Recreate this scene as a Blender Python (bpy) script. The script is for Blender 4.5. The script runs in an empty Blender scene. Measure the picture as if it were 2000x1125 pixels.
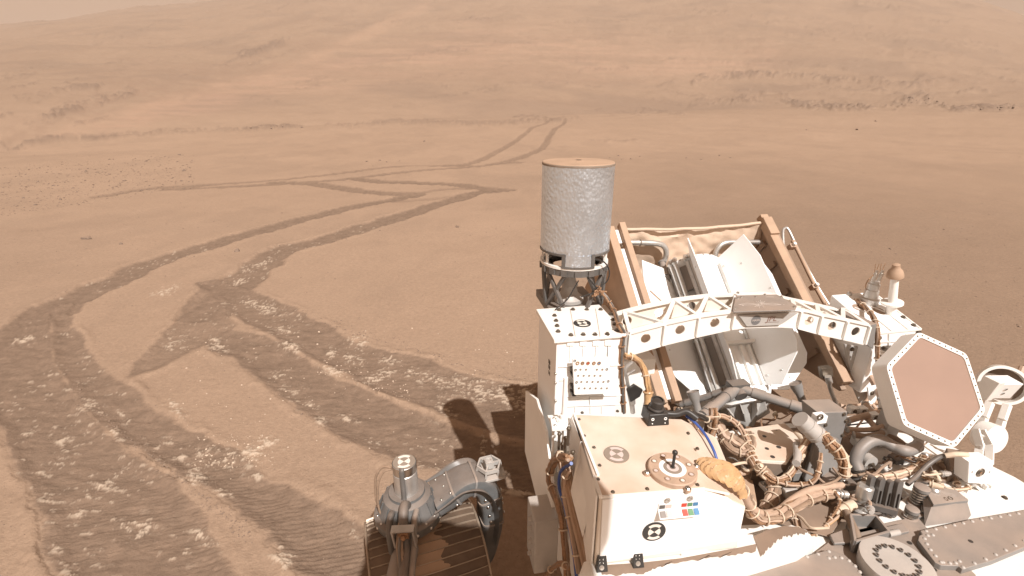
import bpy, bmesh, math, random
import numpy as np
from mathutils import Vector, Matrix

random.seed(7)
SC = bpy.context.scene
COL = SC.collection
R = math.radians

# ------------------------------------------------------------------ camera
CAMZ = 2.0
FPX = 950.0                       # focal length in pixels of a 2000 px wide frame
PITCH = R(20.6)
cam = bpy.data.cameras.new('camera')
cam.sensor_width = 36.0
cam.lens = 36.0 * FPX / 2000.0
cam.clip_start = 0.02
cam.clip_end = 6000.0
camo = bpy.data.objects.new('camera', cam)
COL.objects.link(camo)
camo.location = (0, 0, CAMZ)
camo.rotation_euler = (math.pi / 2 - PITCH, 0, 0)
SC.camera = camo

# ------------------------------------------------------------------ sky, sun, exposure
SUN_EL = R(51.0)
SHX, SHY = -0.395, 0.919           # direction in which shadows fall
w = bpy.data.worlds.new('World')
SC.world = w
w.use_nodes = True
nt = w.node_tree
nt.nodes.clear()
sky = nt.nodes.new('ShaderNodeTexSky')
sky.sky_type = 'NISHITA'
sky.sun_disc = False
sky.sun_elevation = SUN_EL
sky.sun_rotation = math.atan2(-SHX, -SHY)
sky.air_density = 1.6
sky.dust_density = 1.5
sky.ozone_density = 0.5
bw = nt.nodes.new('ShaderNodeRGBToBW')
mul = nt.nodes.new('ShaderNodeMix')
mul.data_type = 'RGBA'; mul.blend_type = 'MULTIPLY'
mul.inputs[0].default_value = 1.0
mul.inputs[7].default_value = (1.0, 0.66, 0.45, 1)     # dust-laden air: tan sky
bg = nt.nodes.new('ShaderNodeBackground')
bg.inputs[1].default_value = 0.075
wo = nt.nodes.new('ShaderNodeOutputWorld')
nt.links.new(sky.outputs[0], bw.inputs[0])
nt.links.new(bw.outputs[0], mul.inputs[6])
nt.links.new(mul.outputs[2], bg.inputs[0])
nt.links.new(bg.outputs[0], wo.inputs[0])

sun = bpy.data.lights.new('sun', 'SUN')
sun.energy = 4.2
sun.angle = R(0.6)
sun.color = (1.0, 0.975, 0.945)
suno = bpy.data.objects.new('sun', sun)
COL.objects.link(suno)
suno.location = (3, -6, 9)
sd = Vector((SHX * math.cos(SUN_EL), SHY * math.cos(SUN_EL), -math.sin(SUN_EL)))
suno.rotation_euler = sd.to_track_quat('-Z', 'Y').to_euler()

SC.view_settings.view_transform = 'Standard'
SC.view_settings.look = 'None'
SC.view_settings.gamma = 1.0
SC.view_settings.use_curve_mapping = False
SC.view_settings.exposure = 0.66

# ------------------------------------------------------------------ measuring helpers
YAW = R(10.5)                      # the rover stands turned by this against the view
UX, UY = math.cos(YAW), math.sin(YAW)
_cp, _sp = math.cos(PITCH), math.sin(PITCH)

def ray(px, py):
    x = (px - 1000.0) / FPX
    y = (562.5 - py) / FPX
    return Vector((x, _cp + _sp * y, -_sp + _cp * y))

def az(px, py, z):                 # sight line to a level plane
    d = ray(px, py); t = (z - CAMZ) / d.z
    return Vector((d.x * t, d.y * t, z))

def ad(px, py, d0):                # ... to a plane across the rover, d0 behind the mast
    d = ray(px, py); t = d0 / (-UY * d.x + UX * d.y)
    return Vector((d.x * t, d.y * t, CAMZ + d.z * t))

def aw(px, py, w0):                # ... to a plane along the rover
    d = ray(px, py); t = w0 / (UX * d.x + UY * d.y)
    return Vector((d.x * t, d.y * t, CAMZ + d.z * t))

def rv(w_, d_, z_):                # rover coordinates -> world
    return Vector((w_ * UX - d_ * UY, w_ * UY + d_ * UX, z_))

UV = Vector((UX, UY, 0)); VV = Vector((-UY, UX, 0)); ZV = Vector((0, 0, 1))

def to_px(x, y, z):                # numpy: world -> photo pixels
    zz = z - CAMZ
    f = y * _cp - zz * _sp
    u = y * _sp + zz * _cp
    f = np.where(f < 1e-3, 1e-3, f)
    return 1000.0 + FPX * x / f, 562.5 - FPX * u / f

# ------------------------------------------------------------------ materials
def nodes_of(m):
    m.use_nodes = True
    n = m.node_tree
    return n, n.nodes['Principled BSDF']

def mat(name, col, rough=0.6, metal=0.0, var=0.10, scale=18.0, bump=0.0, bscale=60.0, dust=0.0, spec=0.5):
    """painted / metal surface with uneven colour, optional relief and settled dust on up-facing sides"""
    m = bpy.data.materials.new(name)
    n, p = nodes_of(m)
    p.inputs['Roughness'].default_value = rough
    p.inputs['Metallic'].default_value = metal
    p.inputs['Specular IOR Level'].default_value = spec
    tc = n.nodes.new('ShaderNodeTexCoord')
    no = n.nodes.new('ShaderNodeTexNoise'); no.inputs['Scale'].default_value = scale
    no.inputs['Detail'].default_value = 6.0; no.inputs['Roughness'].default_value = 0.65
    n.links.new(tc.outputs['Object'], no.inputs['Vector'])
    cr = n.nodes.new('ShaderNodeValToRGB')
    cr.color_ramp.elements[0].position = 0.3; cr.color_ramp.elements[1].position = 0.7
    a = [max(0, c * (1 - var)) for c in col]; b = [min(1, c * (1 + var)) for c in col]
    cr.color_ramp.elements[0].color = (*a, 1); cr.color_ramp.elements[1].color = (*b, 1)
    n.links.new(no.outputs['Fac'], cr.inputs[0])
    out = cr.outputs[0]
    if dust > 0:
        ge = n.nodes.new('ShaderNodeNewGeometry')
        sx = n.nodes.new('ShaderNodeSeparateXYZ'); n.links.new(ge.outputs['Normal'], sx.inputs[0])
        mr = n.nodes.new('ShaderNodeMapRange')
        mr.inputs[1].default_value = 0.25; mr.inputs[2].default_value = 0.95
        mr.inputs[3].default_value = 0.0; mr.inputs[4].default_value = dust
        n.links.new(sx.outputs['Z'], mr.inputs[0])
        n2 = n.nodes.new('ShaderNodeTexNoise'); n2.inputs['Scale'].default_value = 7.0; n2.inputs['Detail'].default_value = 8.0
        n.links.new(tc.outputs['Object'], n2.inputs['Vector'])
        mr2 = n.nodes.new('ShaderNodeMapRange')
        mr2.inputs[1].default_value = 0.3; mr2.inputs[2].default_value = 0.65; mr2.inputs[3].default_value = 0.45; mr2.inputs[4].default_value = 1.0
        n.links.new(n2.outputs['Fac'], mr2.inputs[0])
        mm = n.nodes.new('ShaderNodeMath'); mm.operation = 'MULTIPLY'
        n.links.new(mr.outputs[0], mm.inputs[0]); n.links.new(mr2.outputs[0], mm.inputs[1])
        mx = n.nodes.new('ShaderNodeMix'); mx.data_type = 'RGBA'
        n.links.new(mm.outputs[0], mx.inputs[0]); n.links.new(out, mx.inputs[6])
        mx.inputs[7].default_value = (0.50, 0.32, 0.21, 1)
        out = mx.outputs[2]
    n.links.new(out, p.inputs['Base Color'])
    if bump > 0:
        nb = n.nodes.new('ShaderNodeTexNoise'); nb.inputs['Scale'].default_value = bscale; nb.inputs['Detail'].default_value = 4.0
        n.links.new(tc.outputs['Object'], nb.inputs['Vector'])
        bp = n.nodes.new('ShaderNodeBump'); bp.inputs['Strength'].default_value = bump; bp.inputs['Distance'].default_value = 0.01
        n.links.new(nb.outputs['Fac'], bp.inputs['Height']); n.links.new(bp.outputs[0], p.inputs['Normal'])
    # worn roughness
    rr = n.nodes.new('ShaderNodeMapRange'); rr.inputs[3].default_value = max(0.05, rough - 0.1); rr.inputs[4].default_value = min(1, rough + 0.12)
    n.links.new(no.outputs['Fac'], rr.inputs[0]); n.links.new(rr.outputs[0], p.inputs['Roughness'])
    return m
# ------------------------------------------------------------------ noise for the terrain
def _hash(ix, iy, s):
    h = (ix.astype(np.int64) * 374761393 + iy.astype(np.int64) * 668265263 + s * 1442695041) & 0x7fffffff
    h = (h ^ (h >> 13)) * 1274126177 & 0x7fffffff
    h = (h ^ (h >> 16)) & 0xffff
    return h / 65535.0

def vnoise(x, y, s=0):
    ix = np.floor(x); iy = np.floor(y)
    fx = x - ix; fy = y - iy
    fx = fx * fx * fx * (fx * (fx * 6 - 15) + 10); fy = fy * fy * fy * (fy * (fy * 6 - 15) + 10)
    ix = ix.astype(np.int64); iy = iy.astype(np.int64)
    a = _hash(ix, iy, s); b = _hash(ix + 1, iy, s); c = _hash(ix, iy + 1, s); d = _hash(ix + 1, iy + 1, s)
    return (a + (b - a) * fx) * (1 - fy) + (c + (d - c) * fx) * fy

def fbm(x, y, o=4, s=0, g=0.5):
    t = np.zeros_like(x); a = 1.0; n = 0.0
    for i in range(o):
        t += a * vnoise(x * 2 ** i + 17.3 * i, y * 2 ** i - 9.1 * i, s + i * 31); n += a; a *= g
    return t / n

def sstep(a, b, x):
    t = np.clip((x - a) / (b - a), 0, 1)
    return t * t * (3 - 2 * t)

def seg_dist(px, py, pts):
    """distance to a polyline, arc position and side"""
    best = np.full(px.shape, 1e9); arc = np.zeros(px.shape); s0 = 0.0
    for (x0, y0), (x1, y1) in zip(pts[:-1], pts[1:]):
        dx, dy = x1 - x0, y1 - y0; L = math.hypot(dx, dy) + 1e-9
        t = np.clip(((px - x0) * dx + (py - y0) * dy) / (L * L), 0, 1)
        d = np.hypot(px - x0 - t * dx, py - y0 - t * dy)
        k = d < best
        best = np.where(k, d, best); arc = np.where(k, s0 + t * L, arc); s0 += L
    return best, arc

def poly_sd(px, py, pts):
    """signed distance to a closed polygon, positive inside"""
    best = np.full(px.shape, 1e9); ins = np.zeros(px.shape, bool)
    n = len(pts)
    for i in range(n):
        (x0, y0), (x1, y1) = pts[i], pts[(i + 1) % n]
        dx, dy = x1 - x0, y1 - y0; L2 = dx * dx + dy * dy + 1e-12
        t = np.clip(((px - x0) * dx + (py - y0) * dy) / L2, 0, 1)
        best = np.minimum(best, np.hypot(px - x0 - t * dx, py - y0 - t * dy))
        c = ((y0 > py) != (y1 > py)) & (px < dx * (py - y0) / (dy if abs(dy) > 1e-12 else 1e-12) + x0)
        ins ^= c
    return np.where(ins, best, -best)

def smooth_line(pts, n=5):
    out = []
    P = [pts[0]] + list(pts) + [pts[-1]]
    for i in range(1, len(P) - 2):
        p0, p1, p2, p3 = (np.array(P[i + k], float) for k in (-1, 0, 1, 2))
        for k in range(n):
            t = k / n
            out.append(tuple(0.5 * (2 * p1 + (p2 - p0) * t + (2 * p0 - 5 * p1 + 4 * p2 - p3) * t * t + (3 * p1 - p0 - 3 * p2 + p3) * t ** 3)))
    out.append(tuple(pts[-1]))
    return out

def gpts(pix):                     # photo pixels -> points on the flat ground
    return [tuple(az(px, py, 0.0)[:2]) for px, py in pix]

# wheel tracks: (centre line as seen, half width in metres, depth)
LINES = [
    ([(1078, 237), (1066, 246), (1040, 256), (1000, 278), (945, 307), (885, 320), (780, 323), (660, 337), (550, 350), (400, 362), (300, 370), (200, 384)], 0.21, 0.7),
    ([(1105, 237), (1100, 247), (1080, 260), (1062, 283), (1030, 300), (985, 313), (930, 322), (820, 331), (700, 346), (600, 356), (450, 365), (330, 372)], 0.21, 0.75),
    ([(690, 347), (740, 353), (800, 355), (870, 357), (920, 362), (960, 369), (985, 370)], 0.27, 0.95),
    ([(990, 370), (930, 375), (880, 391), (800, 416), (700, 446), (620, 471), (545, 492), (505, 520), (470, 550), (440, 575), (400, 612)], 0.25, 1.0),
    ([(540, 356), (620, 360), (700, 371), (760, 377), (812, 379)], 0.27, 0.9),
    ([(806, 381), (740, 394), (640, 416), (520, 446), (420, 475), (320, 505), (230, 545), (150, 581), (100, 610)], 0.23, 1.0),
    ([(805, 380), (860, 369), (920, 366)], 0.15, 0.6),
    ([(775, 393), (850, 386), (920, 379)], 0.14, 0.45),
    ([(870, 321), (890, 321), (905, 320)], 0.33, 0.8),
    ([(965, 317), (990, 315), (1010, 314)], 0.33, 0.7),
]
# broad near bands as polygons: outline as seen, direction of the cleat marks, depth
BANDS = [
    ([(378, 552), (430, 543), (500, 570), (580, 602), (650, 640), (700, 668), (770, 690), (840, 702), (890, 722), (960, 742), (1060, 762), (1300, 820), (1300, 900), (1000, 858), (900, 826), (840, 800), (740, 765), (660, 728), (590, 690), (530, 655), (470, 632), (420, 600)], (0.2, 0), 1.0),
    ([(395, 672), (440, 640), (520, 655), (580, 690), (650, 733), (730, 772), (830, 805), (890, 832), (990, 866), (1300, 930), (1300, 1130), (1080, 1010), (960, 960), (880, 932), (800, 912), (740, 888), (660, 852), (600, 812), (560, 782), (500, 735), (450, 705)], (0.2, 0), 1.0),
    ([(395, 560), (440, 600), (470, 635), (440, 655), (370, 690), (310, 720), (240, 742), (262, 700), (300, 670), (345, 625), (360, 595)], (0.3, 0), 0.8),
    ([(-160, 690), (0, 638), (62, 598), (110, 588), (98, 640), (110, 705), (166, 796), (240, 872), (322, 930), (385, 985), (425, 1052), (470, 1125), (520, 1240), (180, 1240), (125, 1125), (105, 1080), (78, 990), (30, 910), (2, 830), (-40, 780), (-160, 790)], (0.1, 0), 1.0),
    ([(100, 610), (140, 590), (146, 640), (180, 690), (235, 742), (300, 800), (390, 850), (470, 880), (540, 935), (640, 985), (740, 1040), (840, 1125), (860, 1240), (700, 1240), (590, 1125), (525, 1058), (450, 985), (330, 915), (240, 870), (160, 800), (100, 708)], (0.1, 0), 1.0),
]
# bright crushed rock in the tracks: (x, y, radius along, radius across, tilt) as seen
BRIGHT = [(200, 945, 62, 17, -34), (262, 1028, 44, 26, -15), (118, 893, 26, 18, -50), (125, 857, 20, 10, -20), (225, 842, 14, 10, 0),
          (375, 885, 40, 10, -10), (470, 890, 75, 18, -12), (380, 930, 34, 26, 40), (440, 960, 26, 12, 0), (520, 870, 30, 12, -30), (345, 660, 26, 10, -20), (330, 675, 10, 8, 0),
          (425, 672, 24, 14, 30), (520, 600, 40, 12, 18), (490, 590, 30, 10, 15), (647, 688, 14, 16, 0), (570, 675, 26, 16, 20), (700, 668, 24, 16, 10),
          (740, 730, 44, 12, -25), (655, 725, 30, 10, 15), (540, 730, 26, 9, -15), (628, 820, 18, 14, 30), (680, 812, 24, 10, 20), (870, 795, 30, 30, 0), (835, 735, 70, 14, 18),
          (940, 760, 80, 22, 12), (1020, 775, 70, 26, 10), (555, 1088, 26, 34, 10), (690, 1030, 10, 18, 0), (110, 1072, 16, 10, -20), (400, 1050, 34, 14, 30),
          (180, 790, 22, 10, -10), (45, 660, 26, 10, -10), (50, 845, 18, 8, -20), (150, 1000, 18, 8, -30), (240, 810, 18, 10, 40), (345, 800, 30, 12, 40), (500, 930, 18, 8, 0),
          (505, 515, 40, 8, -25), (470, 545, 24, 8, -20), (320, 570, 30, 10, -20), (690, 700, 30, 12, 20), (760, 700, 26, 9, 10), (560, 640, 30, 9, 10), (610, 790, 22, 8, 20), (730, 860, 20, 8, 20),
          (940, 930, 50, 10, -10), (1010, 960, 40, 10, 10), (930, 950, 30, 8, 40), (945, 870, 8, 30, 0), (925, 1010, 20, 8, 0)]

def hill_px(pts):
    return smooth_line(pts, 4)

def terrain(X, Y):
    """height and soil colour of the ground at world points"""
    r = np.hypot(X, Y); phi = np.degrees(np.arctan2(X, Y))
    z = np.zeros_like(X)
    # undulation that grows with distance
    z += (fbm(X * 0.11, Y * 0.11, 3, 3) - 0.5) * 0.55 * sstep(6, 40, r)
    z += (fbm(X * 0.9, Y * 0.9, 3, 5) - 0.5) * 0.045 * sstep(2.5, 8, r)
    z += (fbm(X * 5, Y * 5, 3, 6) - 0.5) * 0.008
    # the plain tips away to the left and rises to the right
    edge = np.interp(phi, [-70, -45, -28, 0, 22, 45, 70], [30, 34, 50, 66, 95, 110, 110])
    z += sstep(0.35, 1.0, r / edge) * np.interp(phi, [-60, -40, -10, 15, 32, 60], [0, 0.0, 0.15, 1.0, 2.4, 2.4]) * 0.75
    # beyond its edge a shallow valley on the left, then the long hillside
    z -= sstep(1.0, 1.25, r / edge) * (1 - sstep(1.6, 3.2, r / edge)) * np.interp(phi, [-60, -35, -12, 5, 60], [2.2, 1.6, 0.5, 0.0, 0.0])
    sk = np.interp(phi, [-75, -60, -46, -42, -36, -30, -20, 0, 25, 36, 40, 44, 52, 75], [1.5, 3.0, 5.0, 6.1, 7.3, 8.3, 10.6, 12.6, 11.4, 9.0, 7.7, 5.7, 3.6, 1.5])
    H = 620.0 * np.tan(np.radians(sk))
    t = np.clip((r - edge * 1.15) / (620.0 - edge * 1.15), 0, 1.0)
    prof = 0.62 * t ** 1.12 + 0.38 * t * t * (3 - 2 * t)
    hill = H * prof
    hill += (fbm(X * 0.012, Y * 0.012, 4, 11) - 0.5) * 10 * sstep(90, 400, r) * np.clip(H / 80, 0, 1)
    hill += (fbm(X * 0.07, Y * 0.07, 5, 12) - 0.5) * 2.2 * sstep(70, 260, r) + (fbm(X * 0.4, Y * 0.4, 3, 13) - 0.5) * 0.5 * sstep(60, 160, r)
    back = sstep(620, 1200, r)
    behind = sstep(100, 75, np.abs(phi)) * 0.85 + 0.15
    z = z + hill * (1 - 0.8 * back) * behind

    # ---- colour of the soil (linear albedo)
    n1 = fbm(X * 0.35, Y * 0.35, 4, 21); rgl = 0; n2 = fbm(X * 0.045, Y * 0.045, 4, 22); n3 = fbm(X * 2.6, Y * 2.6, 4, 23)
    base = np.array([0.338, 0.236, 0.167]); pink = np.array([0.41, 0.262, 0.188]); grey = np.array([0.27, 0.192, 0.142])
    C = base[None, :] * (0.90 + 0.13 * n1 + 0.08 * n3)[:, None]
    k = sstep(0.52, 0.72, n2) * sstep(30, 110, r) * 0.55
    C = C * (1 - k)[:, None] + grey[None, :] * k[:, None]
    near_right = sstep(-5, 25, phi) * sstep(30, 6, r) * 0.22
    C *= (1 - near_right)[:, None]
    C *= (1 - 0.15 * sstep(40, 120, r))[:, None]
    px, py = to_px(X, Y, z)
    vis = (Y > 5) & (r > 20)
    far = r > 22
    def blend(C, m, col):
        return C * (1 - m)[:, None] + np.array(col)[None, :] * m[:, None]
    # pink drift sand on the lower hillside
    wob = (fbm(px * 0.012, py * 0.03, 3, 41) - 0.5) * 60
    d1, _ = seg_dist(px, py, hill_px([(210, 258), (330, 212), (470, 180), (640, 140), (820, 112), (1010, 95), (1180, 110), (1330, 125), (1500, 118)]))
    wd = np.interp(px, [200, 400, 700, 1100, 1500], [14, 24, 36, 44, 26])
    ripl = fbm(px * .012, py * .30, 4, 46, .6)
    m = np.where(far, sstep(1.9, 0.1, (d1 + wob * 0.5) / wd), 0) * (0.10 + 0.30 * sstep(.36, .66, ripl))
    C = blend(C, m, pink)
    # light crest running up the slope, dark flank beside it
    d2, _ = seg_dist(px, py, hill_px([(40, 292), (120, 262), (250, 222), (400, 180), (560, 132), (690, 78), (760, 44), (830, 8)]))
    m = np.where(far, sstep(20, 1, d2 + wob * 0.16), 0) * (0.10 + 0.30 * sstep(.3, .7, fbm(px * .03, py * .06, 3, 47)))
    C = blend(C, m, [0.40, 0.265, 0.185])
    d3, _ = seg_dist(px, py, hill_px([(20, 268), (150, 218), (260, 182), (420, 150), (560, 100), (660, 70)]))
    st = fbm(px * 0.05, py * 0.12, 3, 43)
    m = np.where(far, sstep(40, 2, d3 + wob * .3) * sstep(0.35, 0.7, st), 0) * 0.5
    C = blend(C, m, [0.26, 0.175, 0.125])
    # rocky ledges: darker broken stone
    rough = np.zeros_like(X)
    qx = px + (fbm(px * .02, py * .05, 4, 44) - .5) * 30; qy = py + (fbm(px * .035, py * .02, 4, 45) - .5) * 14
    for pts, wdt, a in [
        ([(0, 288), (70, 276), (130, 266), (160, 270), (300, 262), (420, 252), (560, 249), (660, 246), (790, 238), (960, 240), (1090, 235)], 6, 0.55), ([(0, 289), (60, 278), (125, 267), (165, 270), (230, 266)], 7, 0.9),
        ([(30, 192), (60, 186), (120, 175), (200, 170)], 7, 0.75), ([(100, 222), (180, 200), (250, 180)], 14, 0.9), ([(45, 236), (90, 228)], 10, 0.85),
        ([(470, 112), (520, 92), (566, 80)], 9, 0.95), ([(150, 245), (210, 230)], 5, 0.5),
        ([(1352, 160), (1390, 148), (1450, 150), (1520, 146), (1580, 150), (1700, 160), (1820, 165)], 8, 0.85),
        ([(1360, 200), (1450, 193), (1510, 198), (1590, 208), (1700, 209), (1760, 200), (1800, 188), (1830, 204), (1870, 213), (1980, 212)], 8, 0.9),
        ([(1755, 203), (1790, 190), (1820, 196)], 14, .85), ([(1870, 180), (1910, 174), (1930, 178)], 4, 0.6), ([(1920, 212), (1975, 212)], 7, 0.7),
        ([(1150, 276), (1250, 272)], 2.2, 0.6), ([(470, 250), (560, 248)], 4, 0.9), ([(1280, 168), (1310, 163)], 4, 0.4), ([(850, 100), (930, 96)], 3, 0.5),
        ([(1660, 52), (1700, 54)], 2.5, 0.4), ([(600, 50), (690, 20)], 5, 0.25), ([(1100, 40), (1300, 60)], 6, 0.2), ([(1540, 40), (1700, 70), (1900, 90)], 8, 0.25)]:
        d, _ = seg_dist(qx, qy, pts)
        brk = sstep(0.40, 0.62, 0.6 * fbm(px * 0.16, py * 0.45, 4, 51, .7) + .4 * fbm(px * .018, py * .03, 2, 52))
        mm = np.where(far, sstep(wdt * 1.3, wdt * 0.25, d) * brk, 0) * a
        rough = np.maximum(rough, mm)
    C = blend(C, rough * 0.75, [0.175, 0.125, 0.095])
    rockh = (vnoise(X * 1.1, Y * 1.1, 61) + 0.7 * vnoise(X * 2.7, Y * 2.7, 62)) * rough
    z += rockh * np.clip(r / 75, 0.4, 6) * 0.34
    # mottled streaks everywhere on the hillside
    ms = sstep(0.46, 0.64, fbm(X * 0.03, Y * 0.06, 6, 71, .62)) * sstep(50, 140, r) * 0.38
    C = blend(C, ms, [0.255, 0.175, 0.125])
    # many faint broken ledges following the lie of the slope
    fi = np.where((r > 60) & (py < 262) & (py > -40) & (px > -60) & (px < 2060))[0]
    if len(fi):
        rs_ = random.Random(77); fx, fy = qx[fi], qy[fi]; acc = np.zeros(len(fi))
        brk2 = sstep(.42, .62, fbm(px[fi] * .10, py[fi] * .35, 4, 53, .65))
        for _ in range(120):
            cx = rs_.uniform(-20, 2020); cy = rs_.uniform(4, 235 - 30 * (cx > 1300)); L_ = rs_.uniform(20, 130); sl_ = np.interp(cx, [0, 600, 1100, 1500, 2000], [-.34, -.22, .0, .10, .22]) + rs_.uniform(-.08, .08)
            d_, _ = seg_dist(fx, fy, [(cx - L_ / 2, cy - sl_ * L_ / 2), (cx, cy + rs_.uniform(-2, 2)), (cx + L_ / 2, cy + sl_ * L_ / 2)])
            wd_ = rs_.uniform(1.2, 3.6) + 1.5 * (cy > 120); acc = np.maximum(acc, sstep(wd_ * 1.5, wd_ * .2, d_) * rs_.uniform(.2, .75))
        acc *= brk2; Cf = C[fi]; k_ = (acc * .75)[:, None]; C[fi] = Cf * (1 - k_) + np.array([0.20, .142, .106])[None, :] * k_
        z[fi] += acc * vnoise(X[fi] * .9, Y[fi] * .9, 64) * np.clip(r[fi] / 120, .3, 3.5) * .5
    # patches of coarser, greyer grain on the plain
    pg = sstep(.50, .66, fbm(X * .8 + 5, Y * .35, 5, 72, .6)) * sstep(70, 30, r) * .22
    C = blend(C, pg, [0.25, .178, .130])

    # ---- wheel tracks
    tr = np.zeros_like(X); bright = np.zeros_like(X)
    sel = np.where((r < 75) & (Y > -0.5))[0]
    xs, ys = X[sel], Y[sel]; rs = r[sel]
    pxs, pys = to_px(xs, ys, np.zeros_like(xs))
    zt = np.zeros_like(xs); tk = np.zeros_like(xs)
    edge_n = (fbm(xs * 3.5, ys * 3.5, 3, 81) - 0.5)
    fine_n = (fbm(xs * 14, ys * 14, 3, 82) - 0.5)
    for pix, hw, dep in LINES:
        g = smooth_line(gpts(pix), 5)
        gx = [p[0] for p in g]; gy = [p[1] for p in g]
        ok = (xs > min(gx) - 1) & (xs < max(gx) + 1) & (ys > min(gy) - 1) & (ys < max(gy) + 1)
        d = np.full(xs.shape, 9.0); a = np.zeros(xs.shape)
        d[ok], a[ok] = seg_dist(xs[ok], ys[ok], g)
        dd = d + edge_n * 0.16 + fine_n * 0.04
        inside = sstep(hw + 0.035, hw - 0.035, dd)
        tk = np.maximum(tk, inside * dep)
        rip = np.sin(a * 2 * math.pi / 0.085 + edge_n * 6) * 0.003
        zt = np.where(inside > 0.02, np.minimum(zt, -0.022 * inside * dep) + rip * inside * dep, zt + 0.010 * np.exp(-((dd - hw - 0.05) / 0.05) ** 2) * dep * (ok))
    for pix, _, dep in BANDS:
        g = gpts(pix)
        gx = [p[0] for p in g]; gy = [p[1] for p in g]
        ok = (xs > min(gx) - .5) & (xs < max(gx) + .5) & (ys > min(gy) - .5) & (ys < max(gy) + .5)
        sd = np.full(xs.shape, -9.0)
        sd[ok] = poly_sd(xs[ok], ys[ok], g)
        sd = sd + edge_n * 0.085 + fine_n * 0.05
        inside = sstep(-0.012, 0.025, sd)
        tk = np.maximum(tk, inside * dep)
        wv = fbm(xs * 1.3, ys * 1.3, 3, 83)
        wob2 = (vnoise(xs * 1.1, ys * 1.1, 84) - 0.5) * 1.4 + fine_n * 0.35
        ph = (ys * 0.97 - xs * 0.22) * 2 * math.pi / 0.027 + wob2 * 7.0
        rip = np.sin(ph) * 0.0017 * sstep(0.40, 0.66, wv)
        rip += (fbm(xs * 10, ys * 24, 3, 85) - 0.5) * 0.012
        rip += (fbm(xs * 2.2, ys * 2.2, 3, 87) - 0.5) * 0.022
        zin = -0.020 * sstep(0.0, 0.10, sd) + rip
        zt = np.where(inside > 0.01, np.minimum(zt, 0) * (1 - inside) + zin * inside, zt + 0.013 * np.exp(-((sd + 0.03) / 0.035) ** 2) * ok * (0.5 + edge_n * 2.4))
    tk *= sstep(0.2, 0.42, fbm(xs * 4, ys * 9, 4, 86) + 0.12) * 0.12 + 0.88
    Ct = C[sel]
    darkc = np.array([0.215, 0.150, 0.108])
    tex = (fbm(xs * 9 + ys * 3, ys * 46, 4, 91) - 0.5)
    tcol = darkc[None, :] * (1 + 0.36 * tex + 0.20 * fine_n)[:, None]
    k = tk * np.clip(0.98 + 0.2 * edge_n, 0, 1)
    Ct = Ct * (1 - k)[:, None] + tcol * k[:, None]
    bt = np.zeros_like(xs)
    for bx, by, ra, rb, tilt in BRIGHT:
        c, s = math.cos(R(tilt)), math.sin(R(tilt))
        dx, dy = pxs - bx, pys - by
        q = ((dx * c + dy * s) / ra) ** 2 + ((-dx * s + dy * c) / rb) ** 2
        bt = np.maximum(bt, np.exp(-q * 1.1))
    crumb = fbm(xs * 34, ys * 55, 4, 95, 0.65)
    grain = fbm(xs * 12, ys * 20, 3, 96)
    bm_ = sstep(0.62, 0.44, crumb - 0.24 * bt + (0.5 - grain) * 0.35 + 0.31) * np.clip(bt * 1.6, 0, 1)
    spr = sstep(0.69, 0.75, fbm(xs * 16, ys * 34, 4, 97, 0.6)) * tk * 0.65 * sstep(0.45, 0.6, fbm(xs * 1.7, ys * 1.7, 2, 98)) * (rs < 9)
    bm_ = np.maximum(bm_, spr)
    Ct = Ct * (1 - 0.85 * bm_)[:, None] + np.array([0.55, 0.44, 0.34])[None, :] * (0.85 * bm_)[:, None]
    zt += bm_ * 0.006 + bt * (grain - 0.5) * 0.016
    z[sel] += zt * (rs < 70)
    C[sel] = Ct
    return z, np.clip(C, 0, 1)

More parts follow.
